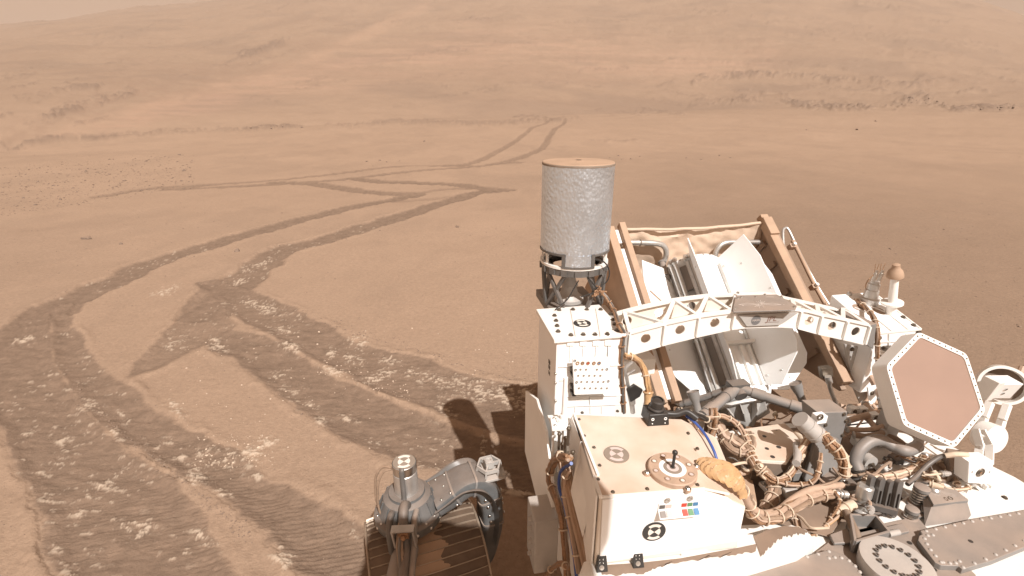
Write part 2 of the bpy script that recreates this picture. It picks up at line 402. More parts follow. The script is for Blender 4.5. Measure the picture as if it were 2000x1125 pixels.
def ground_material():
    m = bpy.data.materials.new('martian_soil')
    n, p = nodes_of(m)
    p.inputs['Roughness'].default_value = 0.95
    p.inputs['Specular IOR Level'].default_value = 0.12
    at_ = n.nodes.new('ShaderNodeAttribute'); at_.attribute_name = 'soil'
    tc = n.nodes.new('ShaderNodeTexCoord')
    def noise(s, d=5, r_=0.6):
        q = n.nodes.new('ShaderNodeTexNoise'); q.inputs['Scale'].default_value = s; q.inputs['Detail'].default_value = d; q.inputs['Roughness'].default_value = r_
        n.links.new(tc.outputs['Object'], q.inputs['Vector']); return q
    a = noise(26, 8, 0.75)
    mr = n.nodes.new('ShaderNodeMapRange'); mr.inputs[1].default_value = 0.25; mr.inputs[2].default_value = 0.75
    mr.inputs[3].default_value = 0.80; mr.inputs[4].default_value = 1.18
    n.links.new(a.outputs['Fac'], mr.inputs[0])
    mx = n.nodes.new('ShaderNodeMix'); mx.data_type = 'RGBA'; mx.blend_type = 'MULTIPLY'; mx.inputs[0].default_value = 1
    n.links.new(at_.outputs['Color'], mx.inputs[6]); n.links.new(mr.outputs[0], mx.inputs[7])
    # sparse dark grains
    v = n.nodes.new('ShaderNodeTexVoronoi'); v.inputs['Scale'].default_value = 42
    n.links.new(tc.outputs['Object'], v.inputs['Vector'])
    lt = n.nodes.new('ShaderNodeMapRange'); lt.inputs[1].default_value = 0.10; lt.inputs[2].default_value = 0.17; lt.inputs[3].default_value = 0.45; lt.inputs[4].default_value = 1.0
    n.links.new(v.outputs['Distance'], lt.inputs[0])
    q = noise(1.3, 3); q2 = n.nodes.new('ShaderNodeMapRange'); q2.inputs[1].default_value = 0.48; q2.inputs[2].default_value = 0.62
    q2.inputs[3].default_value = 0.0; q2.inputs[4].default_value = 0.7
    n.links.new(q.outputs['Fac'], q2.inputs[0])
    m2 = n.nodes.new('ShaderNodeMix'); m2.data_type = 'RGBA'; m2.blend_type = 'MULTIPLY'
    n.links.new(q2.outputs[0], m2.inputs[0]); n.links.new(mx.outputs[2], m2.inputs[6]); n.links.new(lt.outputs[0], m2.inputs[7])
    n.links.new(m2.outputs[2], p.inputs['Base Color'])
    b1 = noise(55, 6, 0.7)
    bp = n.nodes.new('ShaderNodeBump'); bp.inputs['Strength'].default_value = 0.55; bp.inputs['Distance'].default_value = 0.02
    n.links.new(b1.outputs['Fac'], bp.inputs['Height'])
    n.links.new(bp.outputs[0], p.inputs['Normal'])
    return m

SOIL = ground_material()

def grid_object(name, rad, ang, closed):
    nr, na = len(rad), len(ang)
    Rr, Aa = np.meshgrid(rad, ang, indexing='ij')
    X = (Rr * np.sin(Aa)).ravel(); Y = (Rr * np.cos(Aa)).ravel()
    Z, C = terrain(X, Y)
    me = bpy.data.meshes.new(name)
    idx = np.arange(nr * na).reshape(nr, na)
    nxt = np.roll(idx, -1, axis=1)
    if not closed:
        idx0, nx0 = idx[:, :-1], nxt[:, :-1]
    else:
        idx0, nx0 = idx, nxt
    a, b, c, d = idx0[:-1].ravel(), nx0[:-1].ravel(), nx0[1:].ravel(), idx0[1:].ravel()
    q = np.stack([a, d, c, b], 1).astype(np.int32)
    me.vertices.add(nr * na)
    me.vertices.foreach_set('co', np.stack([X, Y, Z], 1).astype(np.float32).ravel())
    me.loops.add(q.size); me.loops.foreach_set('vertex_index', q.ravel())
    me.polygons.add(len(q))
    me.polygons.foreach_set('loop_start', np.arange(0, q.size, 4, dtype=np.int32))
    me.update(calc_edges=True)
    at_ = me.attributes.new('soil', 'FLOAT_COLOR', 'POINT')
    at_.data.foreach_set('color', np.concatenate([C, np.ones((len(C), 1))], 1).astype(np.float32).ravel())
    me.polygons.foreach_set('use_smooth', np.ones(len(q), bool))
    me.materials.append(SOIL)
    o = bpy.data.objects.new(name, me); COL.objects.link(o)
    o['kind'] = 'structure'
    return o

ang = np.concatenate([np.arange(-54, 54.01, 0.125), np.arange(57, 304, 4.0)])
ang = np.radians(ang)
th = np.concatenate([np.array([89.0, 84, 78, 72, 66, 62, 59, 57]), np.arange(56.0, 1.75, -0.085)])
rad_near = CAMZ / np.tan(np.radians(th))
near_ob = grid_object('ground', rad_near, ang, True)
rad_far = np.concatenate([[rad_near[-1]], np.exp(np.linspace(math.log(rad_near[-1]), math.log(640), 170))[1:], np.array([670, 720, 800, 950, 1200, 1500])])
far_ob = grid_object('hills', rad_far, ang, True)

# ------------------------------------------------------------------ dusty air
def haze_box():
    zmin = min(float(np.min([v[2] for v in near_ob.bound_box])), float(np.min([v[2] for v in far_ob.bound_box]))) - 1.0
    zmax = max(v[2] for v in far_ob.bound_box) + 3.0
    me = bpy.data.meshes.new('haze'); S = 1560.0
    vs = [(x, y, z) for z in (zmin, zmax) for x, y in ((-S, -S), (S, -S), (S, S), (-S, S))]
    me.from_pydata(vs, [], [(0, 3, 2, 1), (4, 5, 6, 7), (0, 1, 5, 4), (1, 2, 6, 5), (2, 3, 7, 6), (3, 0, 4, 7)])
    m = bpy.data.materials.new('dusty_air'); m.use_nodes = True
    n = m.node_tree; n.nodes.clear()
    v = n.nodes.new('ShaderNodeVolumePrincipled')
    v.inputs['Color'].default_value = (1.0, 0.80, 0.66, 1)
    v.inputs['Density'].default_value = 0.0012
    v.inputs['Anisotropy'].default_value = 0.0
    o_ = n.nodes.new('ShaderNodeOutputMaterial'); n.links.new(v.outputs[0], o_.inputs['Volume'])
    me.materials.append(m)
    o = bpy.data.objects.new('haze', me); COL.objects.link(o); o['kind'] = 'stuff'
haze_box()
# ================================================================== mesh building helpers
def perp(n):
    n = n.normalized()
    a = Vector((0, 0, 1)) if abs(n.z) < 0.9 else Vector((1, 0, 0))
    a = (a - n * a.dot(n)).normalized()
    return a, n.cross(a)

def spline(pts, n=6):
    P = [Vector(p) for p in pts]
    if len(P) < 3: return P
    Q = [P[0] * 2 - P[1]] + P + [P[-1] * 2 - P[-2]]
    out = []
    for i in range(1, len(Q) - 2):
        a, b, c, d = Q[i - 1], Q[i], Q[i + 1], Q[i + 2]
        for k in range(n):
            t = k / n
            out.append(0.5 * (2 * b + (c - a) * t + (2 * a - 5 * b + 4 * c - d) * t * t + (3 * b - a - 3 * c + d) * t ** 3))
    out.append(P[-1])
    return out

def frames(P):
    T = []
    for i in range(len(P)):
        t = P[min(i + 1, len(P) - 1)] - P[max(i - 1, 0)]
        T.append(t.normalized() if t.length > 1e-9 else Vector((0, 0, 1)))
    a, b = perp(T[0]); out = [(T[0], a, b)]
    for t in T[1:]:
        a = a - t * a.dot(t)
        a = a.normalized() if a.length > 1e-6 else perp(t)[0]
        out.append((t, a, t.cross(a)))
    return out

class MB:
    def __init__(s): s.v = []; s.f = []; s.m = []
    def _add(s, vs, fs, mi=0):
        o = len(s.v); s.v += [Vector(v) for v in vs]
        s.f += [tuple(i + o for i in f) for f in fs]; s.m += [mi] * len(fs); return s
    def hexa(s, p, mi=0):          # 8 points: bottom loop, top loop
        return s._add(p, [(0, 3, 2, 1), (4, 5, 6, 7), (0, 1, 5, 4), (1, 2, 6, 5), (2, 3, 7, 6), (3, 0, 4, 7)], mi)
    def box(s, c, ax, ay, az_, mi=0):  # centre and half-axis vectors
        c, x, y, z = Vector(c), Vector(ax), Vector(ay), Vector(az_)
        return s.hexa([c - x - y - z, c + x - y - z, c + x + y - z, c - x + y - z, c - x - y + z, c + x - y + z, c + x + y + z, c - x + y + z], mi)
    def rbox(s, w0, w1, d0, d1, z0, z1, mi=0):
        return s.hexa([rv(w0, d0, z0), rv(w1, d0, z0), rv(w1, d1, z0), rv(w0, d1, z0), rv(w0, d0, z1), rv(w1, d0, z1), rv(w1, d1, z1), rv(w0, d1, z1)], mi)
    def bar(s, a, b, wd, th, up=None, mi=0):
        a, b = Vector(a), Vector(b); t = (b - a).normalized()
        up = Vector(up) if up is not None else Vector((0, 0, 1))
        up = up - t * up.dot(t)
        up = up.normalized() if up.length > 1e-6 else perp(t)[0]
        sd = t.cross(up)
        return s.box((a + b) / 2, (b - a) / 2, sd * wd / 2, up * th / 2, mi)
    def prism(s, poly, ext, mi=0):
        n = len(poly); P = [Vector(p) for p in poly]; e = Vector(ext)
        fs = [tuple(range(n - 1, -1, -1)), tuple(range(n, 2 * n))] + [(i, (i + 1) % n, n + (i + 1) % n, n + i) for i in range(n)]
        return s._add(P + [p + e for p in P], fs, mi)
    def loft(s, loops, mi=0, cap=True, closed=True):
        n = len(loops[0]); vs = [p for l in loops for p in l]; fs = []
        for k in range(len(loops) - 1):
            for i in range(n if closed else n - 1):
                j = (i + 1) % n
                fs.append((k * n + i, k * n + j, (k + 1) * n + j, (k + 1) * n + i))
        if cap and closed: fs += [tuple(range(n - 1, -1, -1)), tuple(range((len(loops) - 1) * n, len(loops) * n))]
        return s._add(vs, fs, mi)
    def lathe(s, base, axis, prof, n=20, mi=0, cap=True, a0=0.0):
        base, ax = Vector(base), Vector(axis).normalized(); a, b = perp(ax)
        L = [[base + ax * h + (a * math.cos(a0 + 2 * math.pi * i / n) + b * math.sin(a0 + 2 * math.pi * i / n)) * r for i in range(n)] for r, h in prof]
        return s.loft(L, mi, cap)
    def cyl(s, p0, p1, r0, r1=None, n=14, mi=0):
        p0, p1 = Vector(p0), Vector(p1); r1 = r0 if r1 is None else r1
        return s.lathe(p0, p1 - p0, [(r0, 0), (r1, (p1 - p0).length)], n, mi)
    def tube(s, pts, r, n=8, mi=0, sm=6):
        P = spline(pts, sm) if sm else [Vector(p) for p in pts]
        L = []
        for k, (p, (t, a, b)) in enumerate(zip(P, frames(P))):
            rr = r(k / max(1, len(P) - 1)) if callable(r) else r
            L.append([p + (a * math.cos(2 * math.pi * i / n) + b * math.sin(2 * math.pi * i / n)) * rr for i in range(n)])
        return s.loft(L, mi)
    def torus(s, c, axis, R_, r, n=18, k=7, mi=0):
        a, b = perp(Vector(axis)); ax = Vector(axis).normalized(); L = []
        for i in range(n + 1):
            t = 2 * math.pi * i / n; d = a * math.cos(t) + b * math.sin(t)
            L.append([Vector(c) + d * (R_ + r * math.cos(2 * math.pi * j / k)) + ax * r * math.sin(2 * math.pi * j / k) for j in range(k)])
        return s.loft(L, mi, cap=False)
    def ball(s, c, r, n=12, mi=0):
        return s.lathe(Vector(c), (0, 0, 1), [(r * max(0.02, math.sin(math.pi * i / 8)), -r * math.cos(math.pi * i / 8)) for i in range(9)], n, mi)
    def disc(s, c, axis, r0, r1, n=24, mi=0, a0=0, a1=2 * math.pi, up=None):   # flat ring sector
        ax = Vector(axis).normalized()
        if up is None: a, b = perp(ax)
        else:
            a = (Vector(up) - ax * Vector(up).dot(ax)).normalized(); b = ax.cross(a)
        vs = []; c = Vector(c)
        for i in range(n + 1):
            t = a0 + (a1 - a0) * i / n; d = a * math.cos(t) + b * math.sin(t)
            vs += [c + d * r0, c + d * r1]
        return s._add(vs, [(2 * i, 2 * i + 1, 2 * i + 3, 2 * i + 2) for i in range(n)], mi)
    def bolt(s, p, nrm, r=0.004, h=0.005, mi=0):
        n = Vector(nrm).normalized(); p = Vector(p) - n * 0.001
        s.lathe(p, n, [(r * 1.5, 0), (r * 1.5, h * 0.35)], 10, mi)
        return s.lathe(p, n, [(r, 0), (r, h), (r * 0.6, h * 1.05)], 6, mi)
    def rivet(s, p, nrm, r=0.005, mi=0):
        n = Vector(nrm).normalized()
        return s.lathe(Vector(p) - n * 0.0008, n, [(r, 0), (r * 0.95, r * 0.3), (r * 0.7, r * 0.62), (r * 0.3, r * 0.8)], 10, mi)
    def helix(s, p0, axis, R_, r, turns, pitch, n=16, mi=0):
        a, b = perp(Vector(axis)); ax = Vector(axis).normalized(); P = []
        for i in range(int(turns * n) + 1):
            t = 2 * math.pi * i / n
            P.append(Vector(p0) + (a * math.cos(t) + b * math.sin(t)) * R_ + ax * pitch * i / n)
        return s.tube(P, r, 6, mi, sm=0)
    def mesh(s, name, mats):
        c = Vector((0, 0, 0))
        lo = Vector((min(v.x for v in s.v), min(v.y for v in s.v), min(v.z for v in s.v)))
        hi = Vector((max(v.x for v in s.v), max(v.y for v in s.v), max(v.z for v in s.v)))
        c = (lo + hi) / 2
        me = bpy.data.meshes.new(name)
        me.from_pydata([v - c for v in s.v], [], s.f)
        for m in (mats if isinstance(mats, (list, tuple)) else [mats]): me.materials.append(m)
        me.polygons.foreach_set('material_index', s.m)
        me.validate(); me.update()
        bm = bmesh.new(); bm.from_mesh(me); bmesh.ops.recalc_face_normals(bm, faces=bm.faces); bm.to_mesh(me); bm.free()
        me.polygons.foreach_set('use_smooth', [True] * len(me.polygons))
        me.set_sharp_from_angle(angle=R(38))
        return me, c
    def build(s, name, mats, parent=None, bevel=0.0, label=None, kind=None):
        me, c = s.mesh(name, mats)
        o = bpy.data.objects.new(name, me); COL.objects.link(o)
        wl[o.name] = c
        o.location = c - (wl[parent.name] if parent else Vector((0, 0, 0)))
        if parent: o.parent = parent
        if bevel > 0:
            b = o.modifiers.new('bevel', 'BEVEL'); b.width = bevel; b.segments = 2; b.limit_method = 'ANGLE'; b.angle_limit = R(40)
        if label: o['label'] = label
        if kind: o['kind'] = kind
        return o
wl = {}

def copy_part(o, parent, delta):
    c = o.copy(); COL.objects.link(c)
    wl[c.name] = wl[o.name] + delta
    c.parent = parent; c.location = wl[c.name] - wl[parent.name]
    return c

# ================================================================== materials of the rover
M = {}
M['white'] = mat('white_paint', (0.84, 0.825, 0.79), 0.5, var=0.05, scale=9, dust=0.18)
M['clean'] = mat('clean_white_paint', (0.88, 0.88, 0.87), 0.45, var=0.03, scale=9, dust=0.05)
M['dusty'] = mat('dusty_or_shaded_white', (0.80, 0.74, 0.66), 0.7, var=0.07, scale=6, dust=0.8)  # also on the inner arch webs, where its tan imitates shade
M['grey'] = mat('grey_anodised', (0.225, 0.215, 0.205), 0.5, var=0.12, scale=14, dust=0.40)
M['lgrey'] = mat('light_grey_metal', (0.44, 0.42, 0.395), 0.45, var=0.10, scale=14, dust=0.25)
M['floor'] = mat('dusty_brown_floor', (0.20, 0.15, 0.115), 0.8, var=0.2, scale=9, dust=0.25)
M['dgrey'] = mat('dark_grey_metal', (0.12, 0.112, 0.105), 0.45, var=0.15, scale=20, dust=0.22)
M['black'] = mat('black_anodised', (0.028, 0.027, 0.026), 0.42, var=0.2, scale=20, dust=0.06)
M['steel'] = mat('bare_steel', (0.62, 0.60, 0.57), 0.28, metal=1.0, var=0.10, scale=25)
M['alu'] = mat('brushed_aluminium', (0.62, 0.61, 0.59), 0.38, metal=0.75, var=0.12, scale=25, dust=0.15)
M['bolt'] = mat('dark_bolt', (0.16, 0.13, 0.10), 0.35, metal=0.6, var=0.2, scale=60)
M['barrel'] = mat('dust_brown_frame', (0.40, 0.275, 0.19), 0.7, var=0.14, scale=11, dust=0.25)
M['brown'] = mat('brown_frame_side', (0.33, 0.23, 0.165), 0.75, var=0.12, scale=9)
M['blanket'] = mat('thermal_blanket', (0.60, 0.46, 0.35), 0.55, var=0.08, scale=10, bump=0.25, bscale=18)
M['drive'] = mat('steering_grey', (0.125, 0.128, 0.128), 0.42, var=0.2, scale=16, dust=0.28)
M['cable'] = mat('brown_cable', (0.27, 0.19, 0.135), 0.55, var=0.25, scale=70, dust=0.3)
M['copper'] = mat('copper_braid', (0.34, 0.195, 0.11), 0.42, metal=0.3, var=0.35, scale=120, bump=0.5, bscale=300)
M['tantube'] = mat('tan_tube', (0.46, 0.33, 0.245), 0.6, var=0.15, scale=40, dust=0.3)
M['tie'] = mat('lacing_tape', (0.62, 0.50, 0.38), 0.7, var=0.15, scale=60)
M['kapton'] = mat('amber_film', (0.52, 0.33, 0.17), 0.32, var=0.25, scale=24, bump=0.3, bscale=30, dust=0.65)
M['blue'] = mat('blue_cable', (0.05, 0.10, 0.33), 0.45, var=0.1)
M['hga'] = mat('tan_radome', (0.30, 0.198, 0.152), 0.7, var=0.07, scale=5)
M['wheel'] = mat('wheel_skin', (0.085, 0.062, 0.045), 0.55, metal=0.2, var=0.35, scale=14, dust=0.25)
M['wheel2'] = mat('wheel_cleat', (0.36, 0.29, 0.225), 0.4, metal=0.4, var=0.2, scale=20, dust=0.2)
M['red'] = mat('red_patch', (0.55, 0.07, 0.045), 0.6, var=0.03)
M['green'] = mat('green_patch', (0.12, 0.26, 0.13), 0.6, var=0.03)
M['bluep'] = mat('blue_patch', (0.08, 0.22, 0.40), 0.6, var=0.03)
M['pinkp'] = mat('pale_patch', (0.62, 0.50, 0.46), 0.6, var=0.03)
M['logo'] = mat('logo_grey', (0.16, 0.155, 0.155), 0.6, var=0.03)
M['logo2'] = mat('logo_brown', (0.23, 0.12, 0.09), 0.6, var=0.03)
M['etch'] = mat('etched_line', (0.68, 0.60, 0.54), 0.5, var=0.03)
M['marker'] = mat('marker_black', (0.035, 0.032, 0.03), 0.6, var=0.1)
M['marker2'] = mat('dusty_marker_grey', (0.27, 0.215, 0.17), 0.8, var=0.12)
M['white2'] = mat('marker_white', (0.76, 0.70, 0.62), 0.6, var=0.04)

def foil():
    m = mat('silver_foil', (0.72, 0.83, 0.945), 0.30, metal=0.88, var=0.06, scale=12)
    n = m.node_tree; p = n.nodes['Principled BSDF']
    tc = n.nodes.new('ShaderNodeTexCoord')
    v = n.nodes.new('ShaderNodeTexVoronoi'); v.inputs['Scale'].default_value = 125; v.feature = 'SMOOTH_F1'
    mp = n.nodes.new('ShaderNodeMapping'); mp.inputs['Rotation'].default_value = (0, 0.6, 0.3); mp.inputs['Scale'].default_value = (1, 1, 0.72)
    n.links.new(tc.outputs['Object'], mp.inputs[0]); n.links.new(mp.outputs[0], v.inputs['Vector'])
    b = n.nodes.new('ShaderNodeBump'); b.inputs['Strength'].default_value = 0.55; b.inputs['Distance'].default_value = 0.005
    n.links.new(v.outputs['Distance'], b.inputs['Height'])
    no = n.nodes.new('ShaderNodeTexNoise'); no.inputs['Scale'].default_value = 16; no.inputs['Detail'].default_value = 5
    n.links.new(tc.outputs['Object'], no.inputs['Vector'])
    b2 = n.nodes.new('ShaderNodeBump'); b2.inputs['Strength'].default_value = 0.16; b2.inputs['Distance'].default_value = 0.012
    n.links.new(no.outputs['Fac'], b2.inputs['Height']); n.links.new(b.outputs[0], b2.inputs['Normal'])
    n.links.new(b2.outputs[0], p.inputs['Normal'])
    return m
M['foil'] = foil()

# ================================================================== the rover
ROVER = bpy.data.objects.new('rover', None); COL.objects.link(ROVER)
ROVER.location = rv(1.0, 1.1, 0.0); wl['rover'] = Vector(ROVER.location)
ROVER.empty_display_size = 0.2
ROVER['label'] = 'white six-wheeled rover with cables, antennas and a finned generator, parked on the tracked red soil'
ROVER['category'] = 'rover'

def bundle(name, pts, Rb, ns, rs, mats, parent=None, tie=5, twist=2.5, seed=0, tmat='tie'):
    """laced bundle of wires along a path, lacing ties as sub-parts"""
    rn = random.Random(seed); P = spline(pts, 7); F = frames(P)
    b = MB()
    for k in range(ns):
        ph = 2 * math.pi * k / ns + rn.uniform(-.3, .3); rad = (Rb - rs) * (rn.uniform(0.75, 1.0) if k else 0.1)
        Q = []
        for i, (p, (t, a, c)) in enumerate(zip(P, F)):
            an = ph + twist * i / len(P) * (1 if k else 0) + 0.12 * math.sin(i * .9 + k)
            Q.append(p + (a * math.cos(an) + c * math.sin(an)) * rad * (1 + 0.12 * math.sin(i * 1.3 + k * 2)))
        b.tube(Q, rs, 6, k % len(mats), sm=0)
    o = b.build(name, [M[m] for m in mats], parent or ROVER)
    if tie:
        L = len(P)
        for q in range(tie):
            i = int((q + 0.5 + rn.uniform(-.25, .25)) * L / tie); i = max(1, min(L - 2, i))
            MB().torus(P[i], F[i][0], Rb * 1.03, 0.0021, 14, 5).build('cable_tie', M[tmat], o)
    return o

def marker(c, nrm, up, r, dark='marker', light='white2'):
    """round black-and-white sighting target"""
    b = MB(); n = Vector(nrm).normalized(); c = Vector(c)
    b.lathe(c - n * 0.001, n, [(r, 0), (r, 0.003)], 32, 0)
    e = c + n * 0.0024
    for k in (0, math.pi):           # white arcs above and below, white quarters left and right
        b.disc(e, n, r * 0.56, r * 0.84, 10, 1, k - R(42), k + R(42), up)
        b.disc(e, n, 0.0, r * 0.54, 10, 1, k + R(48), k + R(132), up)
    return b.build('sighting_marker', [M[dark], M[light]], ROVER)

def panel_hole(b, c00, c10, c11, c01, rad, th, mi=0, n=24, hu=0.5, hv=0.5):
    """plate with a round lightening hole; th = thickness vector"""
    c00, c10, c11, c01, th = (Vector(c) for c in (c00, c10, c11, c01, th))
    cen = (c00 * (1 - hu) + c10 * hu) * (1 - hv) + (c01 * (1 - hu) + c11 * hu) * hv
    ex = (c10 - c00 + c11 - c01).normalized(); ez = th.cross(ex).normalized()
    def edge(dirx, dirz):
        best = None
        qs = [c00, c10, c11, c01]
        for i in range(4):
            p, q = qs[i] - cen, qs[(i + 1) % 4] - cen
            px, pz, qx, qz = p.dot(ex), p.dot(ez), q.dot(ex), q.dot(ez)
            den = dirx * (qz - pz) - dirz * (qx - px)
            if abs(den) < 1e-12: continue
            t = (px * (qz - pz) - pz * (qx - px)) / den
            u = (px * dirz - pz * dirx) / den
            if t > 0 and -1e-6 <= u <= 1 + 1e-6 and (best is None or t < best): best = t
        return best if best else 0.01
    angs = sorted([2 * math.pi * i / n for i in range(n)] + [math.atan2((q - cen).dot(ez), (q - cen).dot(ex)) % (2 * math.pi) for q in (c00, c10, c11, c01)])
    o0, i0 = [], []
    for a in angs:
        ca, sa = math.cos(a), math.sin(a); t = edge(ca, sa)
        o0.append(cen + (ex * ca + ez * sa) * t); i0.append(cen + (ex * ca + ez * sa) * min(rad, t * 0.97))
    m = len(angs)
    b.loft([o0, i0, [p + th for p in i0], [p + th for p in o0], o0], mi, cap=False)

def text_faces(s, size):
    cu = bpy.data.curves.new('lettering', 'FONT'); cu.body = s; cu.size = size; cu.align_x = 'CENTER'; cu.align_y = 'CENTER'; cu.resolution_u = 2
    ob = bpy.data.objects.new('lettering', cu); COL.objects.link(ob)
    dg = bpy.context.evaluated_depsgraph_get()
    me = bpy.data.meshes.new_from_object(ob.evaluated_get(dg))
    vs = [v.co.copy() for v in me.vertices]; fs = [tuple(p.vertices) for p in me.polygons]
    bpy.data.objects.remove(ob); bpy.data.curves.remove(cu); bpy.data.meshes.remove(me)
    return vs, fs

def put_text(b, s, size, c, ex, ey, nrm, mi=0, lift=0.001, sx=1.0):
    vs, fs = text_faces(s, size); c, ex, ey, n = Vector(c), Vector(ex).normalized(), Vector(ey).normalized(), Vector(nrm).normalized()
    b._add([c + ex * v.x * sx + ey * v.y + n * lift for v in vs], fs, mi)

ZL = 1.018
DZ = 0.97                          # deck height
# ------------------------------------------------------------------ chassis and deck
b = MB(); b.rbox(0.38, 1.62, 0.42, 1.30, 0.52, 0.90)
CH = b.build('chassis', M['white'], ROVER, bevel=0.01)
b = MB(); b.prism([rv(0.345, 0.40, DZ - 0.03), rv(1.68, 0.40, DZ - 0.03), rv(1.675, 0.86, DZ - 0.03), rv(1.60, 1.12, DZ - 0.03), rv(1.36, 1.12, DZ - 0.03), rv(1.30, .86, DZ - 0.03), rv(1.12, .80, DZ - 0.03), rv(.70, .86, DZ - 0.03), rv(.68, 1.30, DZ - 0.03), rv(.36, 1.45, DZ - 0.03)], (0, 0, 0.03))
DECK = b.build('deck', M['white'], ROVER, bevel=0.004)
b = MB(); b.rbox(0.60, 1.45, 0.78, 1.24, 0.905, 0.925); b.build('equipment_floor', M['floor'], ROVER, bevel=0.002)
b = MB(); b.rbox(0.62, 1.60, 1.24, 1.90, 0.70, 0.72); b.rbox(.62, 1.6, 1.238, 1.25, .72, .90); b.build('rear_shelf', M['floor'], ROVER, bevel=0.002)
b = MB(); b.rbox(0.585, 0.80, 1.44, 1.96, 0.55, 1.14); b.build('rear_body', M['white'], ROVER, bevel=0.004)
b = MB(); b.rbox(0.53, 1.58, 1.302, 1.74, 0.50, 0.695); b.build('rear_chassis', M['white'], ROVER, bevel=0.006)

# mast and camera head behind the viewpoint (they throw the shadows on the box and the wheel)
b = MB(); b.cyl(rv(0.20, -0.14, 0.9), rv(0.20, -0.14, 1.86), 0.055, 0.05, 20); b.cyl(rv(0.20, -0.14, 1.2), rv(0.20, -0.14, 1.26), 0.075, n=20)
b.cyl(rv(0.20, -0.14, 1.80), rv(0.20, -0.14, 2.14), 0.06, n=20)
MAST = b.build('mast', M['white'], ROVER)
b = MB(); b.box((0.30, -0.10, 2.24), (0.25, 0, 0), (0, 0.15, 0), (0, 0, 0.11))
HEAD = b.build('camera_head', M['white'], ROVER, bevel=0.02)
b = MB(); b.lathe((0.30, 0.05, 2.24), (0, 1, 0), [(0.085, -0.02), (0.085, 0.03)], 28); b.build('camera_hood', M['white'], HEAD)

# ------------------------------------------------------------------ white front box with calibration disc
ZT, ZB = 1.22, ZL + 0.002
b = MB(); b.prism([az(1140, 1096, ZL), az(1300, 1070, ZL), az(1470, 1046, ZL), az(1545, 1024, ZL), az(1576, 1034, ZL), az(1594, 1058, ZL), az(1560, 1080, ZL), az(1480, 1104, ZL), az(1430, 1118, ZL), az(1250, 1165, ZL), az(1100, 1210, ZL)], (0, 0, -.045)); b.build('front_ledge', M['white'], ROVER, bevel=.003)
A = az(1121, 809, ZT); D = az(1172, 970, ZT); E = az(1376, 954, ZT); G = az(1331, 818, ZT)
E1 = az(1457, 991, 1.145); sh = E1 - E; G1 = G + sh
def low(p, z): return Vector((p.x, p.y, z))
front = [D, E, E1, low(E1, ZB), low(D, ZB)]
back = [A, G, G1, low(G1, ZB), low(A, ZB)]
b = MB(); b.loft([front, back])
FB = b.build('front_box', M['dusty'], ROVER, bevel=0.004)
fex = (E - D).normalized(); fn = Vector((fex.y, -fex.x, 0))        # front face: along and outward
lex = (A - D).normalized()
def on_front(px, py, lift=0.0):    # point of the front face under a pixel
    d = ray(px, py); c = Vector((0, 0, CAMZ)); t = (D - c).dot(fn) / d.dot(fn)
    return c + d * t + fn * lift
b = MB()                           # clean front cover sheet, a hair proud of the body
b.prism([on_front(1176, 974, .0005), on_front(1374, 958, .0005), on_front(1420, 970, .0005), on_front(1452, 996, .0005), on_front(1441, 1054, .0005), on_front(1170, 1098, .0005)], fn * 0.003)
b.build('front_cover', M['clean'], FB, bevel=0.001)
b = MB()
tl = az(1121, 809, ZT + .001); b.bar(tl, az(1168, 929, ZT + .001), 0.006, 0.008); b.bar(az(1160, 932, ZT + .001), az(1173, 970, ZT + .001), 0.006, 0.010)
b.bar(az(1173, 971, ZT - .002), az(1376, 955, ZT - .002), 0.004, 0.006); b.bar(az(1376, 955, ZT - .002), az(1424, 965, ZT - .025), 0.003, 0.004)
b.build('edge_trim', M['white'], FB)
# left side sheet with a folded wing, in shade
lw = Vector((-1, -0.05, 0))
b = MB(); b.prism([low(A, ZT - .004) + lw * .004, az(1168, 928, ZT - .004) + lw * .004, az(1171, 968, ZT - .004) + lw * .004, low(D, 0.74) + lw * .004, low(A, 0.74) + lw * .004], lw * 0.004)
b.build('side_sheet', M['white'], FB)
b = MB(); p0 = az(1143, 862, ZT - .002); p1 = az(1170, 926, ZT - .002)
b._add([p0, p1, low(p1, 1.03) + lw * .028, low(p0, 1.06) + lw * .03, p0 + lw * .012], [(0, 1, 2), (0, 2, 3), (0, 3, 4)])
b.build('folded_wing', M['white'], FB)
b = MB()
for px, py in [(1137, 806), (1131, 819), (1141, 851), (1160, 874), (1171, 909), (1168, 936), (1197, 961), (1264, 955), (1362, 947), (1353, 919), (1344, 846), (1362, 876), (1206, 803), (1300, 812)]:
    p = az(px, py, ZT); b.bolt(p, ZV, 0.0032, 0.004)
b.build('cover_screw', M['bolt'], FB, kind='stuff')
b = MB()
for k in range(26): b.rivet(az(1178 + k * 5.4, 873 - k * 0.55, ZT), ZV, 0.0014)
b.build('rivet_row', M['dusty'], FB, kind='stuff')
marker(az(1204, 888, ZT), ZV, Vector((0.2, 1, 0)), 0.030, 'marker2', 'dusty' if False else 'pinkp')
marker(on_front(1276, 1035, 0.0035), fn, ZV, 0.0265)

